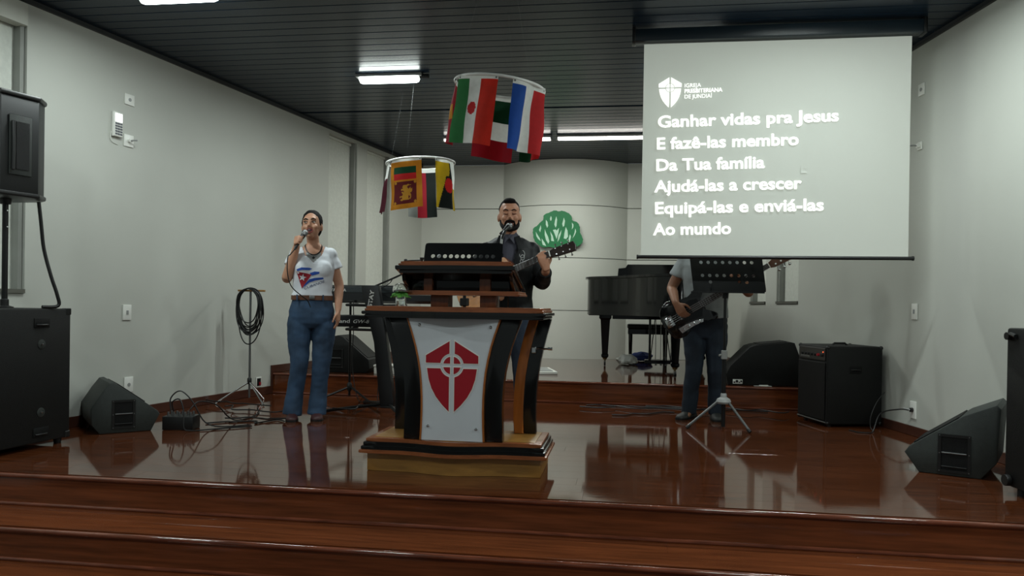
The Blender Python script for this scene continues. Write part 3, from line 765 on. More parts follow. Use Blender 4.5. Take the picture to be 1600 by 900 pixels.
# ------------------------------------------------------------------ burning bush emblem on the bay
t = thing('bush_emblem', 'green bush emblem with pale flames on the rounded bay', 'emblem', (-0.93, Y_BACK - SAG - .030, 1.975))
m_bush = mat('bush_green', srgb(22, 116, 66), .5, var=.08); m_flame = mat('flame_pale', srgb(190, 222, 200), .5, var=.03)
pxk = .346 / 210
def bp(x, y): return ((x - 710) * pxk, (330 - y) * pxk)
edge = [(500, 350), (505, 310), (535, 290), (560, 262), (585, 240), (592, 200), (640, 178), (680, 162), (715, 170), (745, 166), (795, 185), (822, 215), (828, 245), (870, 262), (890, 300), (895, 345), (918, 400), (905, 440), (850, 470), (800, 478), (740, 468), (690, 475), (640, 465), (590, 470), (540, 440), (512, 405)]
sm = smooth_path([Vector((*bp(*p), 0)) for p in edge + [edge[0]]], 5)[:-1]
ep = []
for i, p in enumerate(sm): 
    q = p * (1 + .012 * math.sin(i * 1.9)); ep.append((q.x, q.y))
B().prism(ep, -.012, .012, lambda a_, b_, h: (a_, h, b_), .002).build('bush', m_bush, t)
flames = [[(525, 340), (540, 365), (560, 395), (568, 418), (545, 400), (530, 375)], [(565, 285), (570, 310), (562, 345), (552, 325)], [(608, 240), (622, 258), (628, 290), (620, 308), (608, 280)],
          [(650, 208), (657, 225), (655, 245), (645, 248), (642, 230)], [(695, 212), (702, 240), (698, 290), (690, 305), (680, 280), (685, 245)], [(758, 222), (768, 250), (762, 290), (752, 300), (745, 275)],
          [(825, 262), (838, 280), (838, 300), (826, 320), (828, 290)], [(855, 312), (862, 340), (850, 370), (832, 395), (848, 350)], [(600, 318), (610, 345), (628, 380), (640, 420), (632, 440), (612, 410), (600, 365)],
          [(775, 300), (790, 330), (795, 380), (780, 400), (760, 395), (765, 350)], [(810, 360), (820, 380), (808, 430), (795, 450), (800, 400)], [(645, 335), (668, 375), (680, 420), (655, 415), (655, 380)],
          [(690, 320), (700, 330), (718, 308), (715, 345), (700, 400), (680, 350), (668, 325)], [(740, 325), (735, 360), (722, 400), (708, 425), (715, 370)], [(575, 395), (600, 430), (615, 460), (585, 450), (578, 425)]]
for fp in flames:
    B().prism([bp(*p) for p in fp], -.016, -.0122, lambda a_, b_, h: (a_, h, b_)).build('flame', m_flame, t)
for x, z in ((-.2, .0), (.2, .0)): rbox('standoff', (x - .015, .012, z - .015), (x + .015, .030 + .010 + (abs(x) ** 2) / (2 * RB), z + .015), m_white, t, .001)
# ------------------------------------------------------------------ hanging rings of flags
FC = {k: mat('flag_' + k, srgb(*v), .8, var=.05, scale=30, bump=.06, bscale=200) for k, v in dict(green=(60, 140, 80), dgreen=(18, 84, 52), white=(236, 238, 234), red=(206, 44, 46), crimson=(170, 28, 48), blue=(36, 92, 178),
      maroon=(92, 18, 40), gold=(214, 150, 34), lion=(206, 156, 48), darkred=(112, 24, 30), yellow=(206, 182, 40), black=(20, 30, 26), orange=(220, 60, 40), grey=(150, 154, 150)).items()}
def inpoly(x, y, P):
    c = False; n = len(P); j = n - 1
    for i in range(n):
        if (P[i][1] > y) != (P[j][1] > y) and x < (P[j][0] - P[i][0]) * (y - P[i][1]) / (P[j][1] - P[i][1]) + P[i][0]: c = not c
        j = i
    return c
def flag(t, R_, a0, a1, drop, cols, fn, label, seed, flare=.04, wave=.012, nu=26, nv=36, z0=.004):
    rr = random.Random(seed); ph = rr.uniform(0, 6)
    b = B(); keys = list(cols); g = []
    for k in range(nv + 1):
        v = k / nv; row = []
        for i in range(nu + 1):
            u = i / nu; a = a0 + (a1 - a0) * u
            rad = R_ * (1 + flare * v) + wave * (.3 + v) * math.sin(u * 8 + ph + v * 1.5) + .004 * math.sin(v * 9 + u * 3 + ph)
            am = (a0 + a1) / 2; hw = math.sin((a1 - a0) / 2); ch = Vector((math.cos(am), math.sin(am))) * math.cos((a1 - a0) / 2) + Vector((-math.sin(am), math.cos(am))) * hw * (2 * u - 1)
            q = (Vector((math.cos(a), math.sin(a))) * .45 + ch * .55) * rad
            row.append(b.bm.verts.new((q.x, q.y, z0 - drop * v + .008 * math.sin(u * 3 + ph) * v)))
        g.append(row)
    for k in range(nv):
        for i in range(nu):
            f = b.bm.faces.new((g[k][i], g[k][i + 1], g[k + 1][i + 1], g[k + 1][i]))
            v = (k + .5) / nv
            f.material_index = keys.index('white') if v < .07 else keys.index(fn((i + .5) / nu, (v - .07) / .93))
    bmesh.ops.solidify(b.bm, geom=b.bm.faces[:], thickness=.0008)
    o = b.build('flag', [FC[k] for k in keys], t, smooth=60)
    o['label'] = label
    for u in (.04, .96):
        a = a0 + (a1 - a0) * u
        B().ell(((R_ + .002) * math.cos(a), (R_ + .002) * math.sin(a), -.016), (.007, .007, .007), 8).build('eyelet', m_steel, o)
    return o
def ring(loc, R_, tilt, label, hang):
    t = thing('flag_mobile', label, 'flag mobile', loc, 0, 'rings of flags hung from the ceiling'); t.rotation_euler = tilt
    pts = [(R_ * math.cos(2 * PI * k / 48), R_ * math.sin(2 * PI * k / 48), 0) for k in range(49)]
    B().tube(pts, .010, 10).build('ring', m_pvc, t)
    for k in range(3):
        a = math.radians(hang[k]); 
        inv = t.rotation_euler.to_matrix().inverted()
        top = inv @ Vector((R_ * .55 * math.cos(a), R_ * .55 * math.sin(a), ZC - loc[2] - .001)); p = Vector((R_ * math.cos(a), R_ * math.sin(a), .008))
        B().tube([p, p.lerp(top, .97), top], .0006, 5).build('string', mat('dark_string', srgb(60, 62, 62), .7), t)
    return t
rad = math.radians
# upper ring
t1 = ring((-.868, 5.25, 2.425), .305, (.02, .115, 0), 'upper white ring hung with colourful national flags near the screen', (200, 320, 80))
flag(t1, .312, rad(222), rad(278), .455, ('white', 'green', 'orange', 'red'), lambda u, v: 'green' if u < .31 else ('orange' if u > .59 else ('red' if ((u - .44) / .11) ** 2 + ((v - .45) / .10) ** 2 < 1 else 'white')),
     'green, white and red flag with a red disc', 1, nu=52, nv=60)
flag(t1, .312, rad(296), rad(352), .46, ('white', 'blue', 'red', 'grey'), lambda u, v: 'blue' if u < .34 else ('red' if u > .67 else 'white'), 'blue, white and red striped flag', 2, wave=.030)
flag(t1, .312, rad(160), rad(212), .43, ('white', 'crimson', 'gold'), lambda u, v: 'gold' if abs(v - .5) < .12 and u > .6 else 'crimson', 'red flag with a yellow patch seen edge-on', 3)
flag(t1, .305, rad(128), rad(72), .46, ('white', 'dgreen', 'red', 'crimson'), lambda u, v: 'dgreen' if v < .36 else ('white' if v < .66 else 'crimson'), 'green over white over red flag at the far side', 4)
flag(t1, .305, rad(60), rad(15), .45, ('white', 'dgreen', 'red'), lambda u, v: 'dgreen' if u < .5 else 'red', 'green and red flag behind the blue striped one', 5)
# lower ring
t2 = ring((-1.885, 7.0, 2.232), .312, (.0, -.045, 0), 'lower white ring hung with lion, maroon and yellow flags', (170, 262, 10))
LION = [(.40, .20), (.46, .16), (.54, .18), (.60, .15), (.70, .16), (.80, .20), (.66, .20), (.58, .24), (.60, .32), (.66, .36), (.68, .30), (.72, .28), (.74, .36), (.80, .32), (.80, .42), (.78, .50), (.70, .52), (.74, .60), (.76, .70), (.72, .82), (.66, .80), (.70, .70), (.66, .62), (.62, .70), (.66, .82), (.58, .84), (.46, .84), (.32, .86), (.30, .80), (.38, .78), (.36, .70), (.28, .72), (.28, .66), (.38, .64), (.40, .56), (.34, .50), (.36, .46), (.44, .48), (.42, .40), (.32, .40), (.32, .34), (.40, .34), (.38, .26)]
def lion(u, v):
    if .14 < u < .84:
        if .12 < v < .26: return 'dgreen'
        if .26 <= v < .38: return 'red'
        if .42 < v < .90 :
            a, b = (u - .14) / .70, (v - .42) / .48
            if inpoly(a, b, [(x, y) for x, y in LION]): return 'lion'
            for cx in (.07, .93):
                for cy in (.06, .94):
                    if abs(a - cx) + abs(b - cy) < .07: return 'lion'
            return 'darkred'
    return 'gold'
flag(t2, .318, rad(228), rad(286), .45, ('white', 'gold', 'dgreen', 'red', 'darkred', 'lion'), lion, 'orange flag with green and red bars and a golden lion', 6, nu=60, nv=84, wave=.008)
def brunei(u, v):
    if ((u - .56) / .16) ** 2 + ((v - .50) / .16) ** 2 < 1: return 'red'
    d = u + .28 * (v - .5)
    if u < .55 - .5 * max(0, v - .15) + (.10 if v < .3 else 0): return 'yellow'
    if u > .72 and v > .55: return 'yellow'
    if u > .70 and v < .55: return 'white'
    return 'black'
flag(t2, .318, rad(308), rad(358), .45, ('white', 'yellow', 'black', 'red'), brunei, 'yellow, black and white flag with a red crest', 7, wave=.018, nu=40, nv=52)
flag(t2, .318, rad(176), rad(226), .46, ('white', 'maroon'), lambda u, v: 'white' if v < .30 + .035 * (abs(((u * 6) % 1) - .5) * 2) else 'maroon', 'white and maroon flag with a toothed edge', 8, flare=.26)
flag(t2, .31, rad(130), rad(78), .46, ('white', 'grey', 'crimson', 'black', 'dgreen'), lambda u, v: 'grey' if u < .34 else ('crimson' if u < .66 else 'black'), 'white, red and dark striped flag at the far side', 9)
# ------------------------------------------------------------------ grand piano: tail towards the hall, keyboard at the far side
t = thing('grand_piano', 'black grand piano on the raised platform, tail towards the hall', 'piano', (0, 0, 0))
PO = smooth_path([Vector(p + (0,)) for p in [(-.44, 9.95), (-.46, 9.60), (-.42, 9.38), (-.28, 9.20), (-.08, 9.02), (.08, 8.80), (.20, 8.55), (.36, 8.33), (.58, 8.22), (.82, 8.24), (1.00, 8.40), (1.06, 8.62), (1.07, 9.2), (1.07, 9.95)]], 5)
PO = [(p.x, p.y) for p in PO]
ZP = H_PLAT
B().prism(PO, ZP + .635, ZP + 1.055, None, .006, 2).build('rim', m_lacq, t)
lidp = grow(PO, .028)
B().prism(lidp, ZP + 1.058, ZP + 1.085, None, .006, 2).build('lid', m_lacq, t)
B().box((-.50, 9.20, ZP + 1.086), (1.08, 9.80, ZP + 1.106), .004, 2).build('lid_flap', m_lacq, t) if False else B().box((-.02, 9.28, ZP + 1.086), (1.06, 9.62, ZP + 1.108), .004, 2).build('lid_flap', m_lacq, t)
B().prism([(-.10, 1.086), (.80, 1.086), (.80, 1.255), (.02, 1.255), (.0, 1.21), (-.09, 1.205)], 9.70, 9.725, lambda a, b, h: (a, h, ZP + b), .004).build('music_desk', m_lacq, t)
B().box((-.46, 9.90, ZP + .62), (1.08, 10.22, ZP + .70), .006).build('keybed', m_lacq, t)
for x0, x1 in ((-.46, -.40), (1.02, 1.08)): B().box((x0, 9.95, ZP + .70), (x1, 10.22, ZP + .98), .02, 2).build('key_arm', m_lacq, t)
rbox('white_keys', (-.39, 10.06, ZP + .70), (1.01, 10.20, ZP + .72), m_white, t)
B().box((-.39, 9.97, ZP + .72), (1.01, 10.05, ZP + .96), .01, 2).build('fallboard', m_lacq, t)
B().box((-.15, 9.45, ZP + .585), (.95, 9.95, ZP + .636), .004).build('under_beam', m_lacq, t)
for (x, y) in ((-.24, 9.76), (.53, 8.42), (.93, 9.76)):
    lg = B(); sq = lambda w, z: [(x - w, y - w, z), (x + w, y - w, z), (x + w, y + w, z), (x - w, y + w, z)]
    lg.loft([sq(.075, ZP + .634), sq(.075, ZP + .59), sq(.058, ZP + .57), sq(.055, ZP + .52), sq(.036, ZP + .15), sq(.044, ZP + .14), sq(.044, ZP + .115), sq(.030, ZP + .10)])
    lg = lg.build('leg', m_lacq, t, smooth=20)
    B().lathe([(.03, .0), (.024, -.02), (.012, -.025), (.012, -.04)], (x, y, ZP + .10), 14).build('ferrule', mat('brass', srgb(120, 104, 70), .3, metal=.9), lg)
    B().box((x - .012, y - .055, ZP + .045), (x + .012, y + .055, ZP + .062), .003).build('caster_fork', m_steel, lg)
    B().lathe([(.024, -.011), (.027, -.006), (.027, .006), (.024, .011)], n=16, M=Matrix.Translation((x, y - .03, ZP + .0285)) @ Matrix.Rotation(PI / 2, 4, 'Y')).build('caster', m_blackm, lg)
ly = B(); ly.box((.24, 9.50, ZP + .055), (.62, 9.62, ZP + .10), .006)
ly = ly.build('lyre_box', m_lacq, t)
for x in (.30, .56): B().cyl((x, 9.56, ZP + .10), (x, 9.56, ZP + .585), .014).build('lyre_post', m_lacq, ly)
for x in (.37, .43, .49):
    B().cyl((x, 9.56, ZP + .10), (x, 9.56, ZP + .585), .004, n=8).build('pedal_rod', m_steel, ly)
    B().tube([(x, 9.52, ZP + .06), (x, 9.44, ZP + .055), (x, 9.40, ZP + .05)], [.008, .010, .014], 8, flat=.5).build('pedal', m_steel, ly)
for x in (.31, .55): B().tube([(x, 9.60, ZP + .09), (x + (.06 if x < .4 else -.06), 9.86, ZP + .585)], .006, 8).build('lyre_brace', m_blackm, ly)
t = thing('piano_bench', 'black padded piano bench under the far end of the piano', 'bench', (.30, 10.42, H_PLAT))
B().box((-.27, -.17, .45), (.27, .17, .51), .022, 3).build('seat', mat('black_leather', srgb(20, 20, 22), .35, bump=.05), t)
B().box((-.26, -.16, .38), (.26, .16, .448), .004).build('apron', m_lacq, t)
for x in (-.225, .225):
    for y in (-.13, .13): B().tube([(x, y, .001), (x, y, .38)], [.018, .026], 4).build('leg', m_lacq, t)

# ------------------------------------------------------------------ crumpled bag, blue cloth, white board and box
def crumple(name, label, cat, loc, r, m, seed, amp=.35):
    b = B(); b.ell((0, 0, 0), (1, 1, 1), 20)
    off = Vector((seed * 7.1, 3.3, 1.7))
    for v in b.bm.verts:
        n_ = noise.noise(v.co * 1.7 + off) * amp + abs(noise.noise(v.co * 4 + off)) * amp * .6
        v.co = Vector((v.co.x * r[0], v.co.y * r[1], max(v.co.z, -.6) * r[2])) * (1 + n_)
    zz = min(v.co.z for v in b.bm.verts)
    for v in b.bm.verts: v.co.z -= zz
    o = b.build(name, m, smooth=25); o.location = loc
    return tag(o, label, cat)
crumple('plastic_bag', 'crumpled white plastic bag on the platform by the piano', 'bag', (.035, 10.02, H_PLAT + .001), (.12, .09, .075), m_white, 2)
crumple('blue_cloth', 'crumpled blue cloth beside the white bag under the piano', 'cloth', (.235, 10.75, H_PLAT + .001), (.14, .11, .07), mat('blue_cloth', srgb(38, 54, 110), .8), 4)

t = thing('white_board', 'white board with dark inlay lying on the platform behind the pulpit', 'board', (-.86, 8.55, H_PLAT + .001), .25)
rbox('board', (-.20, -.30, 0), (.09, .30, .03), m_white, t, .004); rbox('inlay', (-.18, -.24, .031), (.05, .24, .036), m_greypl, t, .001)
t = thing('white_box', 'low white box on the platform left of the pulpit', 'box', (-2.42, 7.86, H_PLAT + .001), .1)
rbox('carton', (-.14, -.10, 0), (.12, .10, .075), m_white, t, .004); rbox('lid', (-.145, -.105, .076), (.125, .105, .095), m_white, t, .003)
t = thing('paper_sheet', 'white paper sheet lying in front of the platform wedge monitor', 'paper', (1.30, 7.655, H_PLAT + .0012), .05)
rbox('sheet', (-.08, -.025, 0), (.08, .025, .002), m_white, t, .0004, 1); rbox('sheet_fold', (-.03, -.02, .0022), (.05, .02, .010), m_white, t, .001, 1)

# ------------------------------------------------------------------ two keyboards on a column stand
m_keyb = mat('keyboard_shell', srgb(24, 27, 29), .38, var=.08)
t = thing('keyboard', 'black keyboard lettered YAMAHA on the upper arm of the column stand', 'keyboard', (-2.30, 6.95, .985), 0, 'keyboards on the column stand')
B().prism([(-.16, -.02), (.10, -.045), (.15, -.02), (.15, .10), (.11, .118), (-.02, .075), (-.16, .055)], -.66, .66, lambda a, b, h: (h, -a, b), .006, 2).build('shell', m_keyb, t)
B().box((-.60, -.1545, .050), (.60, -.150, .098), .002).build('back_panel', mat('keyboard_panel', srgb(48, 54, 56), .35), t)
place_text('YAMAHA', m_printw, t, Matrix.Translation((-.352, -.1555, .060)) @ Matrix.Rotation(PI / 2, 4, 'X'), .036, .145, bold=.0006)
for i in range(36): rbox('key', (-.60 + i * .0333, .02, .057 - .0), (-.5685 + i * .0333, .155, .066), m_white, t, .001, 1)
t = thing('keyboard', 'slim black keyboard lettered Roland GW-8 on the lower arm of the column stand', 'keyboard', (-2.38, 6.87, .725), 0, 'keyboards on the column stand')
B().prism([(-.15, 0), (.14, 0), (.15, .03), (.15, .10), (.10, .108), (-.15, .06)], -.57, .50, lambda a, b, h: (h, -a, b), .006, 2).build('shell', m_keyb, t)
place_text('Roland', m_printw, t, Matrix.Translation((-.262, -.1515, .036)) @ Matrix.Rotation(PI / 2, 4, 'X'), .048, .195)
place_text('GW-8', m_printw, t, Matrix.Translation((-.036, -.1515, .036)) @ Matrix.Rotation(PI / 2, 4, 'X'), .044, .150, bold=.0002, shear=.3)
for i in range(30): rbox('key', (-.50 + i * .0325, .03, .075), (-.469 + i * .0325, .148, .083), m_white, t, .001, 1)
t = thing('keyboard_stand', 'black slanted column stand lettered STAY carrying two keyboards', 'stand', (-2.12, 6.80, 0))
col_ = [(-.155, 1.095), (-.005, 1.095), (.075, .62), (.145, .10), (.145, .03), (.03, .03), (.02, .10), (-.035, .60), (-.155, 1.06)]
B().prism(col_, -.26, -.18, lambda a, b, h: (a, h, b), .008, 2).build('column', m_keyb, t)
place_text('STAY', m_printw, t, Matrix.Translation((-.062, -.262, .905)) @ Matrix.Rotation(-.16 + PI / 2, 4, 'Y').inverted() @ Matrix.Rotation(PI / 2, 4, 'X'), .05, .15, bold=.002)
for zz, x0 in ((.920, -.10), (.705, -.055)):
    for xx in (-.32, .14): B().tube([(x0 + .06, -.22, zz), (xx, -.17, zz + .002), (xx, .12, zz + .006)], .012, 8).build('arm', m_blackm, t)
for p in ((-.42, -.42, .012), (.25, -.45, .012), (.30, .25, .012), (-.30, .28, .012)):
    B().tube([(.085, -.22, .07), (p[0] * .5 + .04, p[1] * .5 - .1, .04), p], .014, 8, smooth=3).build('leg', m_blackm, t)

# ------------------------------------------------------------------ perforated music desks
def perforated(nx, nz, w, h, holes, rfrac, fn, th=.0015, radius=.012):
    """plate w x h divided in nx x nz cells; holes = set of cells with a round hole"""
    b = B(); cw, ch = w / nx, h / nz; cache = {}
    def V(x, z):
        k = (round(x, 5), round(z, 5))
        if k not in cache:
            X, Z = x, z          # round the outer corners
            cx = max(-w / 2 + radius, min(w / 2 - radius, X)); cz = max(radius, min(h - radius, Z))
            d = Vector((X - cx, Z - cz))
            if d.length > radius: d *= radius / d.length; X, Z = cx + d.x, cz + d.y
            cache[k] = b.bm.verts.new(fn(X, Z, 0))
        return cache[k]
    for i in range(nx):
        for k in range(nz):
            x0, z0 = -w / 2 + i * cw, k * ch; cx, cz = x0 + cw / 2, z0 + ch / 2
            sq = [(x0, z0), (cx, z0), (x0 + cw, z0), (x0 + cw, cz), (x0 + cw, z0 + ch), (cx, z0 + ch), (x0, z0 + ch), (x0, cz)]
            if (i, k) in holes:
                r = min(cw, ch) * rfrac; n = 16; q = []
                for j in range(n):
                    a = 2 * PI * j / n - PI * .75; q.append(V(cx + r * math.cos(a), cz + r * math.sin(a)))
                o = [V(*p) for p in sq]
                for j in range(8):
                    b.bm.faces.new((o[j], o[(j + 1) % 8], q[(2 * j + 2) % n], q[2 * j + 1], q[2 * j]))
            else: b.bm.faces.new([V(*p) for p in sq])
    bmesh.ops.solidify(b.bm, geom=b.bm.faces[:], thickness=th)
    return b
m_desk = mat('desk_black', srgb(17, 19, 21), .35, metal=.2, var=.05)
# bassist's stand
t = thing('music_stand', 'black perforated music stand on a grey tripod in front of the bassist', 'music stand', (.770, 6.26, 0))
fn = lambda x, z, d: (x + .008 - .018 * (z - .15) / .15, -.06 + .10 * z, 1.068 + z * .99)
hs = {(i, k) for i in range(1, 9) for k in (2, 4)} | {(i, k) for i in (2, 3, 6, 7) for k in (1,)} | {(i, 5) for i in range(2, 8)}
ds = perforated(10, 7, .545, .36, {(i, k) for (i, k) in hs if k != 1} | {(2, 1), (6, 1), (7, 1)}, .25, fn).build('desk', m_desk, t, smooth=0)
B().box((-.27, -.105, 1.060), (.28, -.055, 1.070), .002).build('ledge', m_desk, t)
B().cyl((0, 0, .02), (0, 0, .60), .016).build('pole', m_blackm, t)
B().cyl((0, 0, .58), (0, 0, 1.10), .011).build('upper_pole', m_blackm, t)
B().box((-.022, -.022, .545), (.022, .022, .615), .005).build('height_clamp', m_greypl, t)
B().cyl((-.022, 0, .58), (-.040, -.01, .575), .008).build('clamp_knob', m_greypl, t)
B().lathe([(.020, .28), (.024, .27), (.024, .25), (.050, .235), (.058, .215), (.050, .20), (.018, .20)], n=20).build('tripod_collar', m_greypl, t)
B().box((-.02, -.02, 1.02), (.02, .03, 1.10), .004).build('tilt_joint', m_blackm, t)
for dx, dy in ((-.275, -.05), (.175, -.165), (.04, .30)):
    l_ = math.hypot(dx, dy)
    lg = B().tube([(dx / l_ * .045, dy / l_ * .045, .215), (dx, dy, .018)], .0105, 10).build('leg', m_steel, t)
    B().tube([(dx * .93, dy * .93, .028), (dx * 1.03, dy * 1.03, .009)], .014, 10).build('rubber_foot', m_rubber, lg)
# guitarist's stand behind the pulpit
t = thing('music_stand', 'black music desk with round holes standing behind the pulpit', 'music stand', (-1.085, 5.22, 0))
fn = lambda x, z, d: (x - .012, -.05 + .35 * z, 1.175 + z * .93)
perforated(13, 5, .540, .20, {(i, 2) for i in range(1, 12)}, .36, fn, radius=.016).build('desk', m_desk, t, smooth=0)
B().box((-.28, -.10, 1.165), (.255, -.045, 1.176), .002).build('ledge', m_desk, t)
B().cyl((0, 0, .02), (0, 0, 1.18), .012).build('pole', m_blackm, t)
B().box((-.028, -.028, .93), (.028, .028, .985), .006).build('height_clamp', m_black, t)
B().box((-.02, -.03, 1.13), (.02, .03, 1.19), .004).build('tilt_joint', m_blackm, t)
B().tube([(-.27, -.04, 1.19), (-.315, -.03, 1.178), (-.345, -.02, 1.166)], [.016, .016, .012], 6, flat=.5).build('side_clip', m_greypl, t)
for a in (210, 330, 90):
    a = math.radians(a); lg = B().tube([(.012 * math.cos(a), .012 * math.sin(a), .20), (.30 * math.cos(a), .30 * math.sin(a), .014)], .010, 8).build('leg', m_blackm, t)
    B().ell((.30 * math.cos(a), .30 * math.sin(a), .013), (.016, .016, .0125), 10).build('rubber_foot', m_rubber, lg)

# ------------------------------------------------------------------ microphones and stands
m_mesh = mat('microphone_mesh', srgb(150, 152, 152), .35, metal=.8, bump=.5, bscale=500)
def mic_parts(t, p, d, L_=.155):
    """handheld microphone: head centre p, axis d towards the tail"""
    p = Vector(p); d = Vector(d).normalized()
    q = d.to_track_quat('Z', 'Y').to_matrix().to_4x4(); M = Matrix.Translation(p) @ q
    B().lathe([(.001, -.026), (.014, -.023), (.023, -.012), (.026, .0), (.024, .012), (.019, .022)], n=18, M=M).build('head', m_mesh, t)
    B().lathe([(.0265, -.004), (.0265, .004)], n=18, M=M).build('head_band', m_steel, t)
    B().lathe([(.020, .022), (.019, .03), (.012, .10), (.010, L_), (.001, L_ + .001)], n=16, M=M).build('handle', m_black, t)
t = thing('microphone_stand', 'straight chrome microphone stand in front of the man singing', 'microphone stand', (-.885, 5.42, 0))
B().lathe([(.13, 0.001), (.13, .012), (.03, .022), (.016, .05), (.014, .06)], n=28).build('base', m_blackm, t)
B().cyl((0, 0, .05), (0, 0, .98), .013).build('pole', m_blackm, t)
B().cyl((0, 0, .97), (.018, 0, 1.405), .0095).build('upper_pole', m_chrome, t)
B().cyl((-.002, 0, 1.32), (.016, 0, 1.36), .014).build('clutch', m_black, t)
B().tube([(.018, .0, 1.40), (.022, .02, 1.43), (.030, .06, 1.462)], .012, 8).build('clip', m_black, t)
mic_parts(t, (.046, .165, 1.512), (-.25, -.85, -.42))
# boom stand behind the keyboards
t = thing('boom_microphone_stand', 'black boom microphone stand rising behind the keyboards towards the pulpit', 'microphone stand', (-2.60, 7.17, 0))
B().cyl((0, 0, .05), (0, 0, 1.0), .011).build('pole', m_blackm, t)
B().lathe([(.02, .10), (.024, .12), (.024, .16), (.014, .18)], n=14).build('hub', m_black, t)
for a in (200, 330, 85):
    a = math.radians(a); B().tube([(.01, 0, .14), (.30 * math.cos(a), .30 * math.sin(a), .012)], .010, 8).build('leg', m_blackm, t)
B().ell((0, 0, 1.0), (.024, .024, .024), 12).build('swivel', m_black, t)
bo = B().tube([(-.10, .10, .95), (.0, 0, 1.0), (.62, -.62, 1.165), (1.02, -1.05, 1.275)], [.010, .009, .009, .008], 8).build('boom', m_blackm, t)
B().tube([(.30, -.30, 1.07), (.42, -.43, 1.07), (.55, -.55, 1.115), (.60, -.62, 1.155)], .004, 6, smooth=4).build('boom_cable', m_rubber, bo)
mic_parts(t, (1.14, -1.17, 1.31), (-.69, .69, -.22), .14)
# short clip arm with thumb screw lying on the pulpit desk
t = thing('microphone_clip', 'small black clip arm lying on the left end of the pulpit desk', 'clip', (-1.215, 4.33, 1.1745))
B().tube([(-.03, 0, .012), (.06, .01, .016)], .004, 8).build('arm', m_black, t)
B().lathe([(.009, -.008), (.011, 0), (.009, .008)], n=10, M=Matrix.Translation((-.03, 0, .012)) @ Matrix.Rotation(PI / 2, 4, 'Y')).build('end_knob', m_black, t)
B().lathe([(.005, 0), (.007, .006), (.013, .020), (.012, .025)], (.062, .01, .006), 10).build('thumb_screw', m_black, t)
B().lathe([(.010, .0), (.010, .004), (.005, .008)], (-.016, .001, .001), 10).build('pad', m_black, t)
# ------------------------------------------------------------------ people
def remesh(b, vox, it=4, fold=0.0, fscale=9.0, seed=0, cut=None, name='body'):
    """weld overlapping closed shapes into one continuous skin"""
    me = b.mesh('tmp'); o = bpy.data.objects.new('tmp', me); COL.objects.link(o)
    md = o.modifiers.new('r', 'REMESH'); md.mode = 'VOXEL'; md.voxel_size = vox; md.use_smooth_shade = True
    sm_ = o.modifiers.new('s', 'SMOOTH'); sm_.iterations = it; sm_.factor = .5
    bpy.context.view_layer.update()
    out = bpy.data.meshes.new_from_object(o.evaluated_get(bpy.context.evaluated_depsgraph_get()))
    bpy.data.objects.remove(o); bpy.data.meshes.remove(me)
    out.name = name
    if fold:
        off = Vector((seed * 3.7, seed * 1.3, 0)); ns = [v.normal.copy() for v in out.vertices]
        for v, n_ in zip(out.vertices, ns):
            q = Vector((v.co.x * fscale, v.co.y * fscale, v.co.z * fscale * 1.3)) + off
            v.co += n_ * (noise.noise(q) * fold + noise.noise(q * 2.3) * fold * .5)
    if cut:
        bm = bmesh.new(); bm.from_mesh(out)
        bmesh.ops.delete(bm, geom=[f for f in bm.faces if cut(f.calc_center_median())], context='FACES')
        bm.to_mesh(out); bm.free()
    for p in out.polygons: p.use_smooth = True
    return out
def part(name, me, m, parent):
    me.materials.clear(); me.materials.append(m)
    return put(bpy.data.objects.new(name, me), parent)
def rings(b, L_, n=24, sq=2.4):
    """stack of superellipse rings (z, cx, cy, rx, ry)"""
    R_ = []
    for z, cx, cy, rx, ry in L_:
        r = []
        for k in range(n):
            a = 2 * PI * k / n; c, s = math.cos(a), math.sin(a)
            r.append((cx + rx * math.copysign(abs(c) ** (2 / sq), c), cy + ry * math.copysign(abs(s) ** (2 / sq), s), z))
        R_.append(r)
    b.loft(R_)
def grown(L_, d): return [(z, cx, cy, rx + d, ry + d) for z, cx, cy, rx, ry in L_]
def chain(b, pts, rad_, n=12, sm=4): b.tube(pts, rad_, n, smooth=sm); [b.ell(p, (r,) * 3, 10) for p, r in ((pts[0], rad_[0]), (pts[-1], rad_[-1]))]

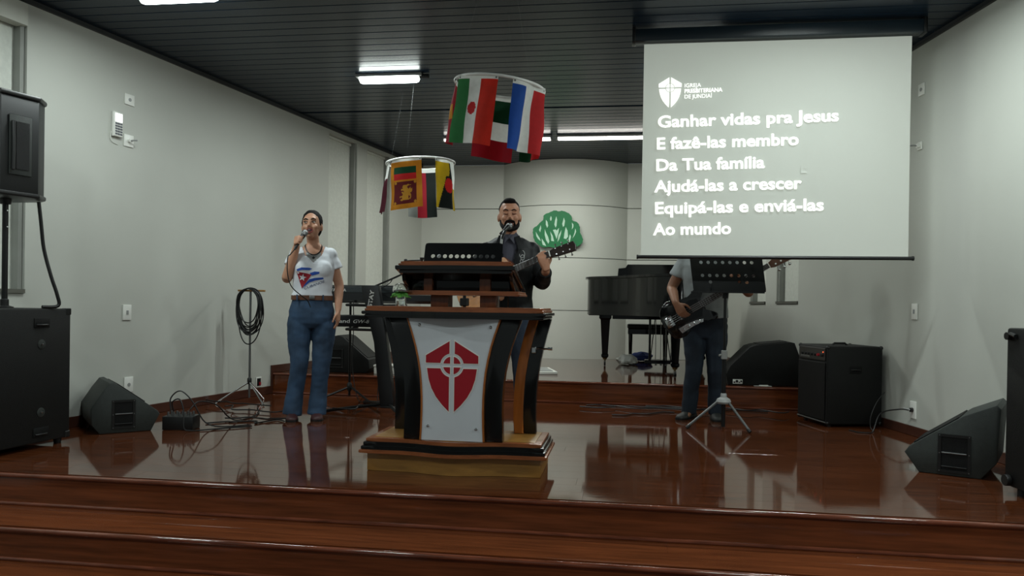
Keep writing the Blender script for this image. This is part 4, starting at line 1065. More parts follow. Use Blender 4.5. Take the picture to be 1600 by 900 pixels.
def head(b, M, fem=False):
    """skull, jaw, nose, ears, lips ridge; M maps head space (x right, -y face, z up; origin mid head)"""
    E = lambda c, r: b.ell(M @ Vector(c), r, 18, M.to_3x3())
    E((0, .014, .030), (.074, .094, .088)); E((0, -.004, .0), (.070, .084, .085))
    E((0, -.022, -.048), (.057 if fem else .061, .066, .066)); E((0, -.056, -.094), (.026 if fem else .031, .028, .021))
    E((0, -.072, .032), (.052, .020, .024))                                      # brow
    for s in (-1, 1):
        E((s * .038, -.066, -.028), (.022, .020, .020))                           # cheekbone
        E((s * (.074 if fem else .079), .012, -.014), (.010, .019, .031))                            # ear
        E((s * .013, -.092, -.036), (.009, .011, .008))                           # nostril
    b.tube([M @ Vector(p) for p in ((0, -.082, .018), (0, -.096, -.008), (0, -.107, -.030))], [.009, .011, .013], 10)
def face_parts(t, M, skin, lip, iris, closed, mouth_open, brow):
    for s in (-1, 1):
        E = lambda nm, c, r, m: B().ell(M @ Vector(c), r, 14, M.to_3x3()).build(nm, m, t)
        if closed:
            E('eyelid', (s * .031, -.0835, .006), (.0165, .010, .0075), skin)
            B().tube([M @ Vector((s * (.031 + d), -.0935 + abs(d) * .25, .001 - .0 + abs(d) * .12)) for d in (-.015, -.007, 0, .007, .015)], .0018, 6).build('lash', brow, t)
        else:
            e = E('eye', (s * .031, -.0815, .004), (.0130, .0112, .0062), m_eye)
            B().ell(M @ Vector((s * .031 - .002, -.0905, .004)), (.0062, .0030, .0056), 10, M.to_3x3()).build('iris', iris, e)
            B().tube([M @ Vector((s * (.031 + d), -.0925 + abs(d) * .35, .0125 - abs(d) * .25)) for d in (-.017, -.008, 0, .008, .017)], .0024, 6).build('lash', brow, t)
        B().tube([M @ Vector((s * x, y, z)) for x, y, z in ((.012, -.0925, .026), (.030, -.0915, .033), (.048, -.078, .027))], [.003, .0042, .002], 6, smooth=3).build('eyebrow', brow, t)
    o = mouth_open
    lp = [M @ Vector((.0235 * math.cos(a), -.0905 + .010 * math.cos(a) ** 2 - (.003 if math.sin(a) < 0 else 0), -.062 + (.006 + o) * math.sin(a))) for a in [2 * PI * k / 16 for k in range(17)]]
    B().tube(lp, .0052, 8).build('lips', lip, t)
    if o > .003: B().ell(M @ Vector((0, -.0865, -.062)), (.020, .007, .004 + o), 12, M.to_3x3()).build('mouth', m_mouth, t)
m_eye = mat('eye_white', srgb(220, 216, 208), .3, var=.02); m_mouth = mat('mouth_inside', srgb(60, 20, 20), .5)
m_iris = mat('iris_brown', srgb(40, 24, 16), .2)

def hand(b, wrist, fwd, back, thumb, curl, spread=.0, s=1.0, tcurl=.5):
    """palm + five fingers. fwd: finger direction, back: back-of-hand normal, thumb: side of the thumb"""
    f = Vector(fwd).normalized(); n_ = Vector(back); n_ = (n_ - f * n_.dot(f)).normalized(); x = Vector(thumb); x = (x - f * x.dot(f) - n_ * x.dot(n_)).normalized()
    w = Vector(wrist); P = lambda a, c, d: w + (x * a + f * c + n_ * d) * s
    b.loft([[P(-hw, c, -th), P(0, c, -th * 1.15), P(hw, c, -th), P(hw * 1.08, c, 0), P(hw, c, th), P(0, c, th * 1.15), P(-hw, c, th), P(-hw * 1.08, c, 0)] for c, hw, th in ((-.015, .024, .017), (.02, .030, .015), (.055, .038, .014), (.085, .039, .012), (.093, .036, .010))])
    for i, (a, L_, r) in enumerate(((.029, .070, .0085), (.010, .078, .0088), (-.010, .072, .0085), (-.029, .058, .0076))):
        p = P(a, .086, 0); ang = 0; pts = [P(a, .06, 0), p]; seg = (L_ * .45, L_ * .30, L_ * .25)
        cu = curl[i] if isinstance(curl, (list, tuple)) else curl
        for k in range(3):
            ang += cu * (1.0, 1.15, .8)[k]
            d = f * math.cos(ang) - n_ * math.sin(ang) + x * (spread * (1.5 - i) * .12 if k == 0 else 0)
            p = p + d.normalized() * seg[k] * s; pts.append(p)
        chain(b, pts, [r * s, r * s, r * .97 * s, r * .9 * s, r * .78 * s], 8, 2)
    d0 = (x * .75 + f * .65 - n_ * .25).normalized(); p0 = P(.026, .022, -.002); p1 = p0 + d0 * .040 * s
    d1 = (f * math.cos(tcurl) * .8 + x * (.45 - tcurl * .7) - n_ * math.sin(tcurl)).normalized(); p2 = p1 + d1 * .032 * s; d2 = (d1 - x * .35 - n_ * tcurl * .5).normalized()
    chain(b, [p0, p1, p2, p2 + d2 * .026 * s], [.013 * s, .011 * s, .0095 * s, .0078 * s], 8, 2)

def HM(c, yaw, pitch, roll, s=1.0): return Matrix.Translation(c) @ Matrix.Rotation(yaw, 4, 'Z') @ Matrix.Rotation(pitch, 4, 'X') @ Matrix.Rotation(roll, 4, 'Y') @ Matrix.Scale(s, 4)
def drape(poly, bvh, fn, off=.0035, n=3):
    """flat print laid on a garment: subdivide the polygon, drop it on the surface along +y"""
    bm = bmesh.new(); bm.faces.new([bm.verts.new((*fn(*p), 0)) for p in poly])
    bmesh.ops.triangulate(bm, faces=bm.faces[:]); bmesh.ops.subdivide_edges(bm, edges=bm.edges[:], cuts=n, use_grid_fill=True)
    me = bpy.data.meshes.new('print')
    drop(bm, bvh, off); bm.to_mesh(me); bm.free(); return me
def drop(bm, bvh, off):
    for v in bm.verts:
        h = bvh.ray_cast(Vector((v.co.x, -1.0, v.co.y)), Vector((0, 1, 0)))
        yy = h[0].y if h[0] is not None else 0.0
        v.co = Vector((v.co.x, yy - off, v.co.y))

def shoe(t, x, y, ang, m, L_=.26, sole=None, lift=0.0):
    b = B(); M = Matrix.Translation((x, y, 0)) @ Matrix.Rotation(ang, 4, 'Z')
    prof = [(-.09, .035, .05), (-.06, .040, .085), (.0, .042, .075), (.07, .047, .055), (.13, .045, .042), (.165, .030, .034), (.175, .012, .026)]
    k = L_ / .265
    b.loft([[M @ Vector((w * cx, -yy * k, .012 + (h - .012) * cz)) for cx, cz in ((-1, 0), (-1, .35), (-.8, .75), (-.4, 1), (.4, 1), (.8, .75), (1, .35), (1, 0))] for yy, w, h in prof])
    o = b.build('shoe', m, t, smooth=60)
    b = B(); out_ = [(-w - .003, -yy * k) for yy, w, h in prof] + [(w + .003, -yy * k) for yy, w, h in reversed(prof)]
    b.prism(out_, .001, .016, lambda a_, c_, h: M @ Vector((a_, c_, h))); b.build('sole', sole or m_rubber, o)

sk_w = mat('skin_light_brown', srgb(194, 144, 116), .5, var=.05, scale=20)
sk_m = mat('skin_tan', srgb(188, 136, 108), .5, var=.05, scale=20)
sk_b = mat('skin_brown', srgb(150, 104, 78), .5, var=.05, scale=20)
m_hair = mat('dark_hair', srgb(16, 12, 11), .8, var=.3, scale=60, bump=.3, bscale=220, spec=.2)
m_lipw = mat('lips_rose', srgb(142, 72, 66), .4); m_lipm = mat('lips_brown', srgb(130, 78, 66), .5)
m_jean = mat('blue_denim', srgb(40, 63, 88), .8, var=.5, scale=7, bump=.15, bscale=300)
m_jean2 = mat('dark_denim', srgb(30, 42, 58), .8, var=.3, scale=7, bump=.15, bscale=300)
m_tee = mat('white_cotton', srgb(222, 226, 232), .8, var=.03, bump=.05, bscale=200)
m_tee2 = mat('grey_cotton', srgb(150, 156, 158), .8, var=.05, bump=.05, bscale=200)
m_belt = mat('brown_leather', srgb(92, 58, 40), .5, var=.2)
m_shoe = mat('dark_red_shoe', srgb(58, 26, 26), .5, var=.2); m_shoe2 = mat('grey_shoe', srgb(52, 54, 52), .6)
m_jack = mat('black_jacket', srgb(13, 15, 17), .55, spec=.3, var=.15, scale=12, bump=.08, bscale=120)
m_shirtg = mat('slate_shirt', srgb(64, 64, 76), .7, var=.08)

# ---- woman with the handheld microphone
WX, WY = -2.525, 5.98
w = thing('person', 'woman in white T-shirt and blue flared jeans singing into a microphone', 'person', (WX, WY, 0), math.atan2(-WX, WY))
TS = [(.78, .032, .01, .140, .088), (.86, .032, .01, .152, .095), (.94, .032, .0, .152, .094), (1.02, .033, -.004, .136, .086), (1.10, .035, -.008, .138, .088), (1.18, .037, -.014, .148, .100), (1.25, .039, -.008, .150, .096), (1.31, .040, .0, .148, .078), (1.355, .041, .008, .126, .064), (1.388, .040, .010, .082, .054), (1.412, .038, .008, .050, .048)]
bust = [((-.030, -.080, 1.205), (.064, .046, .060)), ((.106, -.080, 1.205), (.064, .046, .060))]
HMw = HM((.022, -.02, 1.553), -.22, -.18, -.06, 1.02)
b = B(); rings(b, TS)
for c, r in bust: b.ell(c, r, 14)
chain(b, [(.038, .008, 1.37), (.034, .002, 1.42), (.028, -.008, 1.47)], [.054, .049, .050])
head(b, HMw, True)
RS, RE, RW = Vector((-.090, .0, 1.322)), Vector((-.168, -.030, 1.125)), Vector((-.092, -.130, 1.378))
LS, LE, LW = Vector((.170, .0, 1.320)), Vector((.243, .02, 1.085)), Vector((.236, -.035, .885))
chain(b, [RS, RS.lerp(RE, .5), RE, RE.lerp(RW, .35), RW], [.050, .046, .041, .040, .027])
chain(b, [LS, LS.lerp(LE, .5), LE, LE.lerp(LW, .35), LW], [.050, .044, .038, .037, .026])
hand(b, RW + Vector((.002, -.006, .008)), (-.12, -.90, .40), (-.95, .10, .05), (.1, .3, .95), [.95, 1.0, 1.05, 1.1], s=.95, tcurl=.8)
hand(b, LW + Vector((0, -.002, -.01)), (-.02, -.05, -1), (.95, -.25, 0), (-.3, -.95, 0), .22, s=.95, tcurl=.2)
HL_, HR_ = Vector((-.058, .01, .80)), Vector((.122, .01, .80))
KL, KR, AL, AR = Vector((-.062, -.01, .45)), Vector((.110, -.01, .45)), Vector((-.112, .02, .08)), Vector((.078, .02, .08))
chain(b, [HL_, KL, AL], [.080, .050, .036]); chain(b, [HR_, KR, AR], [.080, .050, .036])
for A_ in (AL, AR): chain(b, [A_, A_ + Vector((0, -.04, -.042)), A_ + Vector((0, -.10, -.055))], [.034, .026, .014])
part('body', remesh(b, .0065, 4), sk_w, w)
# T-shirt with a V neck
b = B(); TT = [r for r in TS if r[0] > .97]
rings(b, [(.985, .032, -.002, .163, .104), (1.0, .032, -.002, .162, .104)] + grown(TT[0:], .016)[:-1])
for c, r in bust: b.ell(c, tuple(q + .014 for q in r), 14)
b.tube([RS + Vector((.02, 0, .008)), RS.lerp(RE, .30), RS.lerp(RE, .52)], [.064, .064, .068], 14); b.tube([LS + Vector((-.02, 0, .008)), LS.lerp(LE, .26), LS.lerp(LE, .46)], [.064, .064, .069], 14)
for q in (RS, LS): b.ell(q, (.063,) * 3, 14)
me = remesh(b, .007, 5, .005, 8, 1, lambda c: (c.y < .01 and c.z > (1.255 + .95 * abs(c.x - .037) if abs(c.x - .037) < .065 else 1.317 + 2.6 * (abs(c.x - .037) - .065))) or c.z > 1.398)
shirt = part('t_shirt', me, m_tee, w)
bvh = BVHTree.FromPolygons([v.co.copy() for v in me.vertices], [tuple(p.vertices) for p in me.polygons])
m_prb = mat('print_blue', srgb(36, 78, 168), .7); m_prr = mat('print_red', srgb(160, 34, 48), .7); m_prg = mat('print_grey', srgb(70, 80, 110), .7)
SX = lambda x, y: ((420 + x * 140 / 741 - 475) / 198, (655 - (320 + y * 170 / 900)) / 196)     # print laid out on the shirt front
for nm, m_, pl in (('print_triangle', m_prr, [(195, 548), (318, 570), (240, 685)]), ('print_stripe', m_prb, [(195, 530), (235, 515), (300, 516), (322, 524), (300, 535), (240, 535), (200, 545)]),
                ('print_stripe', m_prb, [(300, 560), (340, 545), (380, 548), (378, 562), (320, 580), (312, 572)]), ('print_stripe', m_prb, [(268, 645), (300, 610), (340, 598), (410, 592), (415, 606), (350, 618), (300, 635), (262, 668), (245, 685)])):
    part(nm, drape(pl, bvh, SX), m_, shirt)
star = [(245 + (32 if k % 2 == 0 else 13) * math.sin(k * PI / 5 + .2), 597 - (32 if k % 2 == 0 else 13) * math.cos(k * PI / 5 + .2)) for k in range(10)]
part('print_star', drape(star, bvh, SX, .006, 1), m_tee, shirt)
tm = text_mesh('CUBANOS', .028, bold=.0003)
bm = bmesh.new(); bm.from_mesh(tm); x0, z0 = SX(258, 695); sc_ = .155 / max(v.co.x for v in bm.verts)
for v in bm.verts: xx = v.co.x * sc_; v.co = Vector((x0 + xx, z0 + v.co.y + xx * .38, 0))
drop(bm, bvh, .004); bm.to_mesh(tm); bm.free(); part('lettering', tm, m_prg, shirt)
# jeans, belt
b = B()
rings(b, [(.735, .032, .012, .090, .080), (.770, .032, .012, .158, .112), (.82, .032, .014, .180, .124), (.87, .032, .012, .178, .119), (.93, .032, .004, .163, .105), (.975, .032, .0, .154, .097)])
for pts, rr_ in (([(-.050, .012, .86), (-.064, .010, .76), (-.068, .008, .64), KL, (-.086, .015, .26), (-.112, .005, .035)], [.085, .099, .090, .072, .066, .080]), ([(.112, .012, .86), (.126, .010, .76), (.124, .008, .64), KR, (.098, .015, .26), (.080, .005, .035)], [.085, .099, .090, .072, .066, .080])):
    b.tube(pts, rr_, 16, smooth=4)
jn = part('jeans', remesh(b, .0075, 5, .005, 9, 2), m_jean, w)
b = B(); L1 = [(.958, .032, .0, .164, .106), (.995, .032, -.001, .164, .106)]
rings(b, L1, 32); bl = b.build('belt', m_belt, w, smooth=60)
rbox('buckle', (.008, -.115, .962), (.05, -.105, .992), m_steel, bl, .003)
for x in (-.09, .11): rbox('belt_loop', (x, -.110, .952), (x + .012, -.098, 1.0), m_jean, jn, .002)
for x, A_ in ((-.112, AL), (.08, AR)): shoe(w, x, -.005, 0, m_shoe, .24)
# hair, face, necklace
b = B(); b.ell(HMw @ Vector((0, .026, .043)), (.0795, .0955, .092), 20, HMw.to_3x3()); b.ell(HMw @ Vector((0, .055, -.01)), (.067, .064, .077), 16, HMw.to_3x3())
for s in (-1, 1): b.ell(HMw @ Vector((s * .066, -.004, .020)), (.012, .026, .034), 10, HMw.to_3x3())
part('hair', remesh(b, .006, 3, .003, 30, 5), m_hair, w)
face_parts(w, HMw, sk_w, m_lipw, m_iris, False, .011, m_hair)
bw = [o for o in w.children if o.name.startswith('body')][0].data
bvw = BVHTree.FromPolygons([v.co.copy() for v in bw.vertices], [tuple(q.vertices) for q in bw.polygons])
def chest(x, z, off): h = bvw.ray_cast(Vector((x, -1, z)), Vector((0, 1, 0))); return Vector((x, (h[0].y if h[0] is not None else -.05) - off, z))
cord = [chest(.038 + .066 * math.sin(a), 1.318 + .085 * (1 - math.cos(a)), .006) for a in [-1.45 + 2.9 * k / 20 for k in range(21)]]
nk = B().tube([(-.020, .055, 1.408)] + cord + [(.096, .055, 1.408)], .0052, 8, smooth=2).build('necklace', m_black, w)
bm = bmesh.new(); bm.faces.new([bm.verts.new((x + .038, z, 0)) for x, z in ((-.060, 1.338), (-.032, 1.324), (0, 1.318), (.032, 1.324), (.060, 1.338), (.050, 1.296), (.0, 1.258), (-.050, 1.296))])
bmesh.ops.triangulate(bm, faces=bm.faces[:]); bmesh.ops.subdivide_edges(bm, edges=bm.edges[:], cuts=3, use_grid_fill=True); drop(bm, bvw, .006)
me = bpy.data.meshes.new('bib'); bmesh.ops.solidify(bm, geom=bm.faces[:], thickness=.002); bm.to_mesh(me); bm.free(); part('necklace_bib', me, m_greypl, nk)
pm = chest(.038, 1.295, .010)
B().prism([(-.012, 0), (0, .012), (.012, 0), (0, -.012)], -.003, .002, lambda a_, c_, h: (pm.x + a_, pm.y + h, pm.z + c_)).build('pendant', m_black, nk)
# her microphone
tl = lambda p, o=w: o.matrix_basis @ Vector(p)
t = thing('microphone', 'handheld microphone with cable at the mouth of the singing woman', 'microphone', (WX, WY, 0), math.atan2(-WX, WY))
hd = Vector((-.032, -.168, 1.482)); dv = Vector((-.45, -.35, -.82))
mic_parts(t, hd, dv, .165)
tail = hd + dv.normalized() * .165
B().tube([tail, tail + Vector((-.03, -.01, -.04)), (-.155, -.25, 1.28), (-.155, -.25, 1.16), (-.125, -.23, 1.06), (-.05, -.19, .99), (-.005, -.15, .955), (.02, -.135, .90)], .0042, 6, smooth=6).build('cable', m_rubber, t)

# ---- man behind the pulpit with the guitar
MX_, MY_ = -.885, 5.90
m = thing('person', 'bearded man in black jacket singing with closed eyes behind the pulpit', 'person', (MX_, MY_, 0), math.atan2(-MX_, MY_))
TS = [(.84, 0, .01, .165, .112), (.92, 0, .01, .168, .110), (1.0, 0, .0, .158, .104), (1.10, 0, .0, .165, .108), (1.20, 0, -.006, .178, .116), (1.30, 0, -.004, .185, .112), (1.37, 0, .004, .180, .092), (1.42, 0, .012, .140, .076), (1.455, 0, .014, .085, .062), (1.48, 0, .012, .062, .058)]
HMm = HM((.0, -.03, 1.618), .03, -.04, -.02, 1.05)
b = B(); rings(b, TS); chain(b, [(0, .012, 1.44), (0, .004, 1.50), (0, -.008, 1.55)], [.062, .059, .058]); head(b, HMm)
RS, RE, RW = Vector((-.168, .01, 1.350)), Vector((-.30, .0, 1.13)), Vector((-.16, -.20, 1.06))
LS, LE, LW = Vector((.168, .01, 1.350)), Vector((.250, -.06, 1.125)), Vector((.268, -.355, 1.195))
chain(b, [RS, RS.lerp(RE, .5), RE, RE.lerp(RW, .35), RW], [.055, .050, .043, .041, .029]); chain(b, [LS, LS.lerp(LE, .5), LE, LE.lerp(LW, .35), LW], [.055, .050, .043, .041, .029])
hand(b, RW, (.75, -.25, -.45), (-.1, -.95, .2), (.3, .1, .9), .45, tcurl=.4)
GN = Vector((.262, -.335, 1.272))                       # where the left hand closes on the neck
hand(b, LW + Vector((-.002, -.028, .012)), (-.28, -.22, .92), (.25, -.95, -.1), (.8, .5, .2), [.62, .68, .75, .8], .6, s=1.0, tcurl=.2)
for s in (-1, 1):
    chain(b, [(s * .09, .01, .86), (s * .11, -.005, .47), (s * .12, .03, .08)], [.080, .050, .036]); chain(b, [(s * .12, .03, .08), (s * .125, -.02, .04), (s * .13, -.08, .030)], [.034, .026, .014])
part('body', remesh(b, .0065, 4), sk_m, m)
b = B(); rings(b, [(.84, 0, .01, .190, .132), (.86, 0, .01, .192, .134)] + grown([r for r in TS if .9 < r[0] < 1.47], .024))
for S_, E_, W__ in ((RS, RE, RW), (LS, LE, LW)):
    b.tube([S_ + Vector((-.03 * (1 if S_.x > 0 else -1), 0, .008)), S_.lerp(E_, .5), E_, E_.lerp(W__, .4), E_.lerp(W__, .86)], [.076, .070, .064, .058, .047], 16, smooth=4); b.ell(S_, (.076,) * 3, 14)
jk = part('jacket', remesh(b, .0075, 5, .006, 7, 9, lambda c: (c.y < .0 and abs(c.x) < .004 + max(0, (c.z - 1.12)) * .20) or c.z > 1.475), m_jack, m)
for s in (-1, 1):
    B().loft([[(s * .040, -.085, 1.455), (s * .078, -.055, 1.470), (s * .085, -.050, 1.452), (s * .045, -.092, 1.44)], [(s * .070, -.128, 1.36), (s * .105, -.118, 1.385), (s * .110, -.114, 1.375), (s * .072, -.134, 1.35)], [(s * .028, -.141, 1.20), (s * .040, -.142, 1.21), (s * .042, -.141, 1.20), (s * .029, -.145, 1.19)]]).build('lapel', m_jack, jk)
bvj = BVHTree.FromPolygons([v.co.copy() for v in jk.data.vertices], [tuple(p.vertices) for p in jk.data.polygons])
for k, (cx, cz, r) in enumerate(((.098, 1.325, .022), (.102, 1.30, .016), (.095, 1.27, .012))):
    bm = bmesh.new(); n = 20
    inn = [bm.verts.new((cx + (r - .004) * math.cos(2 * PI * i / n), cz + 1.4 * (r - .004) * math.sin(2 * PI * i / n), 0)) for i in range(n)]; ou = [bm.verts.new((cx + r * math.cos(2 * PI * i / n), cz + 1.4 * r * math.sin(2 * PI * i / n), 0)) for i in range(n)]
    for i in range(n): bm.faces.new((inn[i], inn[(i + 1) % n], ou[(i + 1) % n], ou[i]))
    drop(bm, bvj, .004); me = bpy.data.meshes.new('print'); bm.to_mesh(me); bm.free(); part('print_ring', me, m_greypl, jk)
b = B(); rings(b, grown([r for r in TS if r[0] > .95], .009)[:-1]); b.tube([(0, .012, 1.43), (0, .006, 1.485)], [.082, .070], 20)
sh = part('shirt', remesh(b, .0075, 4), m_shirtg, m)
for s in (-1, 1): B().prism([(s * .006, 1.445), (s * .052, 1.495), (s * .072, 1.465), (s * .040, 1.400)], -.004, .003, lambda a_, c_, h: (a_, -.070 + h - (1.49 - c_) * .42 + abs(a_) * .35, c_)).build('collar', m_shirtg, sh)
b = B(); rings(b, [(.70, 0, .012, .09, .085), (.77, 0, .012, .158, .114), (.85, 0, .012, .178, .124), (.93, 0, .01, .172, .116)])
for s in (-1, 1): b.tube([(s * .088, .012, .82), (s * .10, .005, .66), (s * .11, -.005, .46), (s * .118, .02, .25), (s * .122, .022, .035)], [.098, .090, .072, .062, .064], 16, smooth=4)
part('jeans', remesh(b, .008, 5, .006, 7, 3), m_jean2, m)
for s in (-1, 1): shoe(m, s * .122, .02, s * .18, m_shoe2, .28)
b = B(); b.ell(HMm @ Vector((0, .034, .052)), (.0765, .090, .079), 18, HMm.to_3x3()); b.ell(HMm @ Vector((0, -.020, .100)), (.048, .056, .027), 14, HMm.to_3x3()); b.ell(HMm @ Vector((0, .058, .0)), (.062, .056, .078), 14, HMm.to_3x3())
part('hair', remesh(b, .006, 3, .003, 30, 6), m_hair, m)
b = B()
for s in (-1, 1): b.tube([HMm @ Vector(p) for p in ((s * .064, -.012, -.030), (s * .060, -.038, -.066), (s * .040, -.072, -.098), (0, -.090, -.108))], [.007, .013, .018, .020], 10, smooth=3)
b.tube([HMm @ Vector(p) for p in ((-.034, -.080, -.066), (-.026, -.096, -.052), (0, -.102, -.047), (.026, -.096, -.052), (.034, -.080, -.066))], [.006, .008, .008, .008, .006], 8, smooth=3)
b.tube([HMm @ Vector(p) for p in ((-.034, -.080, -.064), (-.036, -.078, -.085), (-.026, -.086, -.100))], .008, 8); b.tube([HMm @ Vector(p) for p in ((.034, -.080, -.064), (.036, -.078, -.085), (.026, -.086, -.100))], .008, 8)
part('beard', remesh(b, .005, 3, .002, 40, 7), m_hair, m)
face_parts(m, HMm, sk_m, m_lipm, m_iris, True, .008, m_hair)

# ---- instruments: a plucked-string builder in its own plane
def strings_and_neck(t, L0, L1, w0, w1, nfr, mneck, nstr, zf, rstr=.0012, bridge=-.12):
    """neck along +x from L0 (body) to L1 (nut); z = up from the face"""
    B().loft([[(x, -w, zf), (x, w, zf), (x, w * .8, zf - .016), (x, 0, zf - .024), (x, -w * .8, zf - .016)] for x, w in ((L0 - .06, w0), (L1, w1))]).build('neck', mneck, t)
    B().loft([[(x, -w, zf), (x, w, zf), (x, w, zf + .005), (x, -w, zf + .005)] for x, w in ((L0 - .10, w0), (L1, w1))]).build('fingerboard', m_fb, t)
    sc = L1 - bridge
    for k in range(1, nfr):
        x = L1 - sc * (1 - 2 ** (-k / 12))
        if x > L0 - .09: rbox('fret', (x - .0012, -w0 * .97, zf + .005), (x + .0012, w0 * .97, zf + .0068), m_steel, t, 0)
    for i in range(nstr):
        u = (i / (nstr - 1) - .5) * 2
        B().tube([(bridge, u * w0 * .85, zf + .012), (L1, u * w1 * .8, zf + .008)], rstr, 5).build('string', m_steel, t)
    rbox('nut', (L1 - .003, -w1, zf), (L1 + .004, w1, zf + .010), m_white, t, .001)
m_fb = mat('fingerboard_wood', srgb(40, 26, 20), .4, var=.2); m_neckw = mat('neck_wood', srgb(96, 58, 36), .35, var=.2)
m_spruce = mat('orange_spruce_top', srgb(196, 128, 62), .25, var=.15, scale=8, stretch=(1, 12, 1), coat=.3); m_maho = mat('guitar_side_wood', srgb(104, 54, 32), .25, var=.2, coat=.3)
def frame_from(p, ax, up_):
    ax = Vector(ax).normalized(); u = Vector(up_); u = (u - ax * u.dot(ax)).normalized(); v = u.cross(ax)
    return Matrix.Translation(p) @ Matrix((ax, v, u)).transposed().to_4x4()
# acoustic guitar: local x along the neck, z out of the top
mm = m.matrix_basis
nut = Vector((.292, -.405, 1.310)); bodyc = Vector((-.160, -.205, 1.112))
t = thing('acoustic_guitar', 'acoustic guitar with orange top held by the man behind the pulpit', 'guitar')
ax = nut - bodyc
t.matrix_basis = mm @ frame_from(bodyc, ax, (-.35, -.9, .25))
Ln = ax.length
gp = smooth_path([Vector((x, y, 0)) for x, y in ((-.27, 0), (-.25, .11), (-.15, .185), (-.03, .155), (.04, .118), (.11, .125), (.185, .125), (.215, .05), (.215, -.05), (.185, -.125), (.11, -.125), (.04, -.118), (-.03, -.155), (-.15, -.185), (-.25, -.11), (-.27, 0))], 4)[:-1]
gp = [(p.x, p.y) for p in gp]
B().prism(gp, -.095, 0, None, .004, 2).build('body', m_maho, t); B().prism(grow(gp, -.004), .0004, .004, None, .001).build('top', m_spruce, t)
B().lathe([(.05, .0042), (.05, .0055)], (.055, 0, 0), 24).build('sound_hole', m_grille, t)
B().lathe([(.051, .0042), (.058, .0042), (.058, .0062), (.051, .0062), (.051, .0042)], (.055, 0, 0), 24).build('rosette', m_fb, t)
rbox('bridge', (-.135, -.075, .004), (-.105, .075, .013), m_fb, t)
strings_and_neck(t, .215, Ln, .027, .022, 16, m_neckw, 6, .006, .0010, -.12)
hs_ = B().prism([(Ln, -.024), (Ln + .04, -.034), (Ln + .18, -.038), (Ln + .19, 0), (Ln + .18, .038), (Ln + .04, .034), (Ln, .024)], -.014, .002, lambda a_, c_, h: (a_, c_, h - (a_ - Ln) * .20), .002).build('headstock', m_fb, t)
for i in range(3):
    for s in (-1, 1):
        x = Ln + .05 + i * .048; z = -(x - Ln) * .20
        pg = B(); pg.cyl((x, s * .022, z), (x, s * .022, z + .016), .005, n=10); pg.tube([(x, s * .034, z - .008), (x, s * .052, z - .008)], .003, 6); pg.ell((x, s * .058, z - .008), (.008, .007, .005), 10); pg.build('tuning_peg', m_chrome, hs_)
cp = B(); cp.box((Ln - .085, -.026, .012), (Ln - .074, .026, .020), .002); cp.box((Ln - .085, .024, -.03), (Ln - .074, .031, .02), .002); cp.build('capo', m_chrome, t)

# ---- bassist, head behind the screen
BX, BY = .655, 6.80
p = thing('person', 'bass player in grey T-shirt and dark jeans, head hidden by the screen', 'person', (BX, BY, 0), math.atan2(-BX, BY))
TS = [(.82, .02, .01, .165, .112), (.92, .02, .01, .168, .110), (1.0, .02, .0, .162, .108), (1.10, .02, .0, .168, .110), (1.20, .02, -.006, .178, .116), (1.30, .02, -.004, .182, .110), (1.37, .02, .004, .178, .092), (1.42, .02, .012, .138, .076), (1.455, .02, .014, .085, .062), (1.48, .02, .012, .062, .058)]
HMb = HM((.02, -.03, 1.615), .1, -.15, 0, 1.05)
b = B(); rings(b, TS); chain(b, [(.02, .012, 1.44), (.02, .004, 1.50), (.02, -.008, 1.55)], [.062, .059, .058]); head(b, HMb)
RS, RE, RW = Vector((-.148, .01, 1.350)), Vector((-.262, .02, 1.115)), Vector((-.222, -.20, .985))
LS, LE, LW = Vector((.188, .01, 1.350)), Vector((.365, -.02, 1.085)), Vector((.275, -.235, 1.145))
chain(b, [RS, RS.lerp(RE, .5), RE, RE.lerp(RW, .35), RW], [.056, .050, .044, .042, .030]); chain(b, [LS, LS.lerp(LE, .5), LE, LE.lerp(LW, .35), LW], [.056, .050, .044, .042, .030])
hand(b, RW + Vector((.006, -.012, -.012)), (.55, -.18, -.80), (-.35, -.90, -.1), (.55, .0, .6), .40, .6, tcurl=.3)
hand(b, LW + Vector((-.006, -.015, .008)), (-.25, -.45, .75), (.55, .70, .3), (-.1, -.6, .5), .85, tcurl=.6)
chain(b, [(-.07, .01, .84), (-.062, -.01, .46), (-.105, .03, .08)], [.080, .050, .036]); chain(b, [(.105, .01, .84), (.110, -.005, .46), (.118, .03, .08)], [.080, .050, .036])
for x in (-.105, .118): chain(b, [(x, .03, .08), (x, -.02, .04), (x, -.07, .030)], [.034, .026, .014])
part('body', remesh(b, .0065, 4), sk_b, p)
b = B(); rings(b, [(.86, .02, .008, .192, .132), (.88, .02, .008, .190, .132)] + grown([r for r in TS if .9 < r[0] < 1.47], .020))
for S_, E_ in ((RS, RE), (LS, LE)): b.tube([S_ + Vector((-.03 * (1 if S_.x > 0 else -1), 0, .008)), S_.lerp(E_, .3), S_.lerp(E_, .62)], [.076, .074, .076], 16, smooth=3); b.ell(S_, (.076,) * 3, 14)
part('t_shirt', remesh(b, .0075, 5, .007, 7, 12, lambda c: c.z > 1.475), m_tee2, p)
b = B(); rings(b, [(.69, .02, .012, .09, .085), (.75, .02, .012, .160, .114), (.83, .02, .012, .182, .126), (.93, .02, .01, .172, .116)])
b.tube([(-.070, .012, .80), (-.072, .005, .66), (-.064, -.005, .46), (-.088, .02, .25), (-.105, .022, .04)], [.100, .092, .075, .066, .066], 16, smooth=4); b.tube([(.108, .012, .80), (.112, .005, .66), (.110, -.005, .46), (.114, .02, .25), (.118, .022, .04)], [.100, .092, .075, .066, .066], 16, smooth=4)
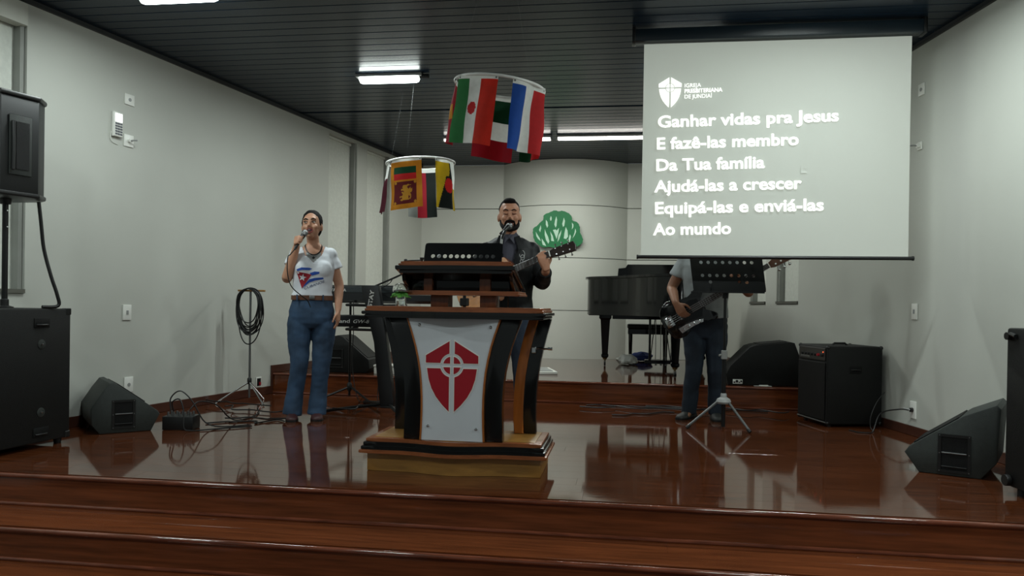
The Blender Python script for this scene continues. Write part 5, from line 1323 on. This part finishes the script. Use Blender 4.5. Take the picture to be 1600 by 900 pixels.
part('jeans', remesh(b, .008, 5, .007, 7, 13), mat('faded_dark_denim', srgb(27, 39, 52), .8, var=.5, scale=5, bump=.15, bscale=300), p)
shoe(p, -.108, .02, -.45, m_shoe2, .28); shoe(p, .118, .02, .10, m_shoe2, .28)
b = B(); b.ell(HMb @ Vector((0, .026, .046)), (.079, .095, .086), 18, HMb.to_3x3()); b.ell(HMb @ Vector((0, .055, .0)), (.069, .062, .082), 14, HMb.to_3x3())
part('hair', remesh(b, .007, 3, .003, 30, 8), m_hair, p)
face_parts(p, HMb, sk_b, m_lipm, m_iris, False, .0, m_hair)
# bass guitar
mm = p.matrix_basis
bc = Vector((-.135, -.205, .900)); nut = Vector((.505, -.30, 1.29))
t = thing('bass_guitar', 'black electric bass with chrome bridge and knobs held by the bassist', 'guitar')
ax = nut - bc; Ln = ax.length
t.matrix_basis = mm @ frame_from(bc, ax, (-.1, -.95, .12))
m_bass = mat('black_bass_finish', srgb(12, 13, 15), .12, coat=.4)
bp_ = smooth_path([Vector((x, y, 0)) for x, y in ((-.22, .0), (-.20, .11), (-.11, .165), (-.02, .135), (.05, .112), (.12, .125), (.20, .165), (.245, .155), (.235, .12), (.17, .065), (.14, .03), (.14, -.03), (.165, -.065), (.215, -.12), (.205, -.155), (.15, -.155), (.07, -.115), (-.01, -.125), (-.10, -.165), (-.19, -.13), (-.22, 0))], 4)[:-1]
bp_ = [(v.x, v.y) for v in bp_]
B().prism(bp_, -.038, 0, None, .008, 3).build('body', m_bass, t)
pg = B().prism([(-.12, -.06), (.02, -.075), (.10, -.09), (.14, -.035), (.13, .06), (.06, .08), (-.02, .06), (-.08, .03)], .0004, .003, None, .001).build('pickguard', m_lacq, t)
rbox('pickup', (-.075, -.042, .003), (-.035, .042, .013), m_black, t, .003)
for i in range(4): B().cyl((-.055, -.027 + i * .018, .013), (-.055, -.027 + i * .018, .0145), .006, n=10).build('pole_piece', m_chrome, t)
br = rbox('bridge', (-.190, -.045, .0005), (-.125, .045, .010), m_chrome, t, .002)
for i in range(4): rbox('saddle', (-.165, -.036 + i * .019, .010), (-.135, -.022 + i * .019, .018), m_chrome, br, .002)
cpl = B().prism([(-.12, -.085), (-.05, -.082), (.04, -.094), (.10, -.112), (.085, -.135), (.02, -.125), (-.05, -.128), (-.11, -.135)], .0004, .0035, None, .001).build('control_plate', m_chrome, t)
for x, y in ((-.085, -.110), (-.035, -.106), (.015, -.110), (.062, -.118)): B().lathe([(.013, .0035), (.012, .018), (.010, .020), (.001, .020)], (x, y, 0), 16).build('knob', m_chrome, cpl)
strings_and_neck(t, .15, Ln, .030, .021, 21, m_neckw, 4, .006, .0016, -.15)
hs_ = B().prism([(Ln, -.022), (Ln + .03, -.035), (Ln + .17, -.045), (Ln + .205, -.02), (Ln + .19, .030), (Ln + .05, .034), (Ln, .022)], -.014, .002, None, .002).build('headstock', m_neckw, t)
for i, (x, s) in enumerate(((.05, -1), (.095, -1), (.14, -1), (.09, 1))):
    pg = B(); pg.cyl((Ln + x, s * .018, .002), (Ln + x, s * .018, .020), .007, n=10); pg.tube([(Ln + x, s * .03, -.008), (Ln + x, s * .062, -.010)], .0035, 6); pg.ell((Ln + x, s * .070, -.010), (.013, .011, .005), 10); pg.build('tuning_peg', m_chrome, hs_)
st = B().tube([(-.21, .03, -.01), (-.25, .16, -.10), (-.12, .42, -.22), (.10, .52, -.20), (.26, .40, -.10), (.24, .17, -.02)], .004, 8, smooth=5, flat=5)
if False: st.build('strap', m_black, t)
else: st.bm.free()
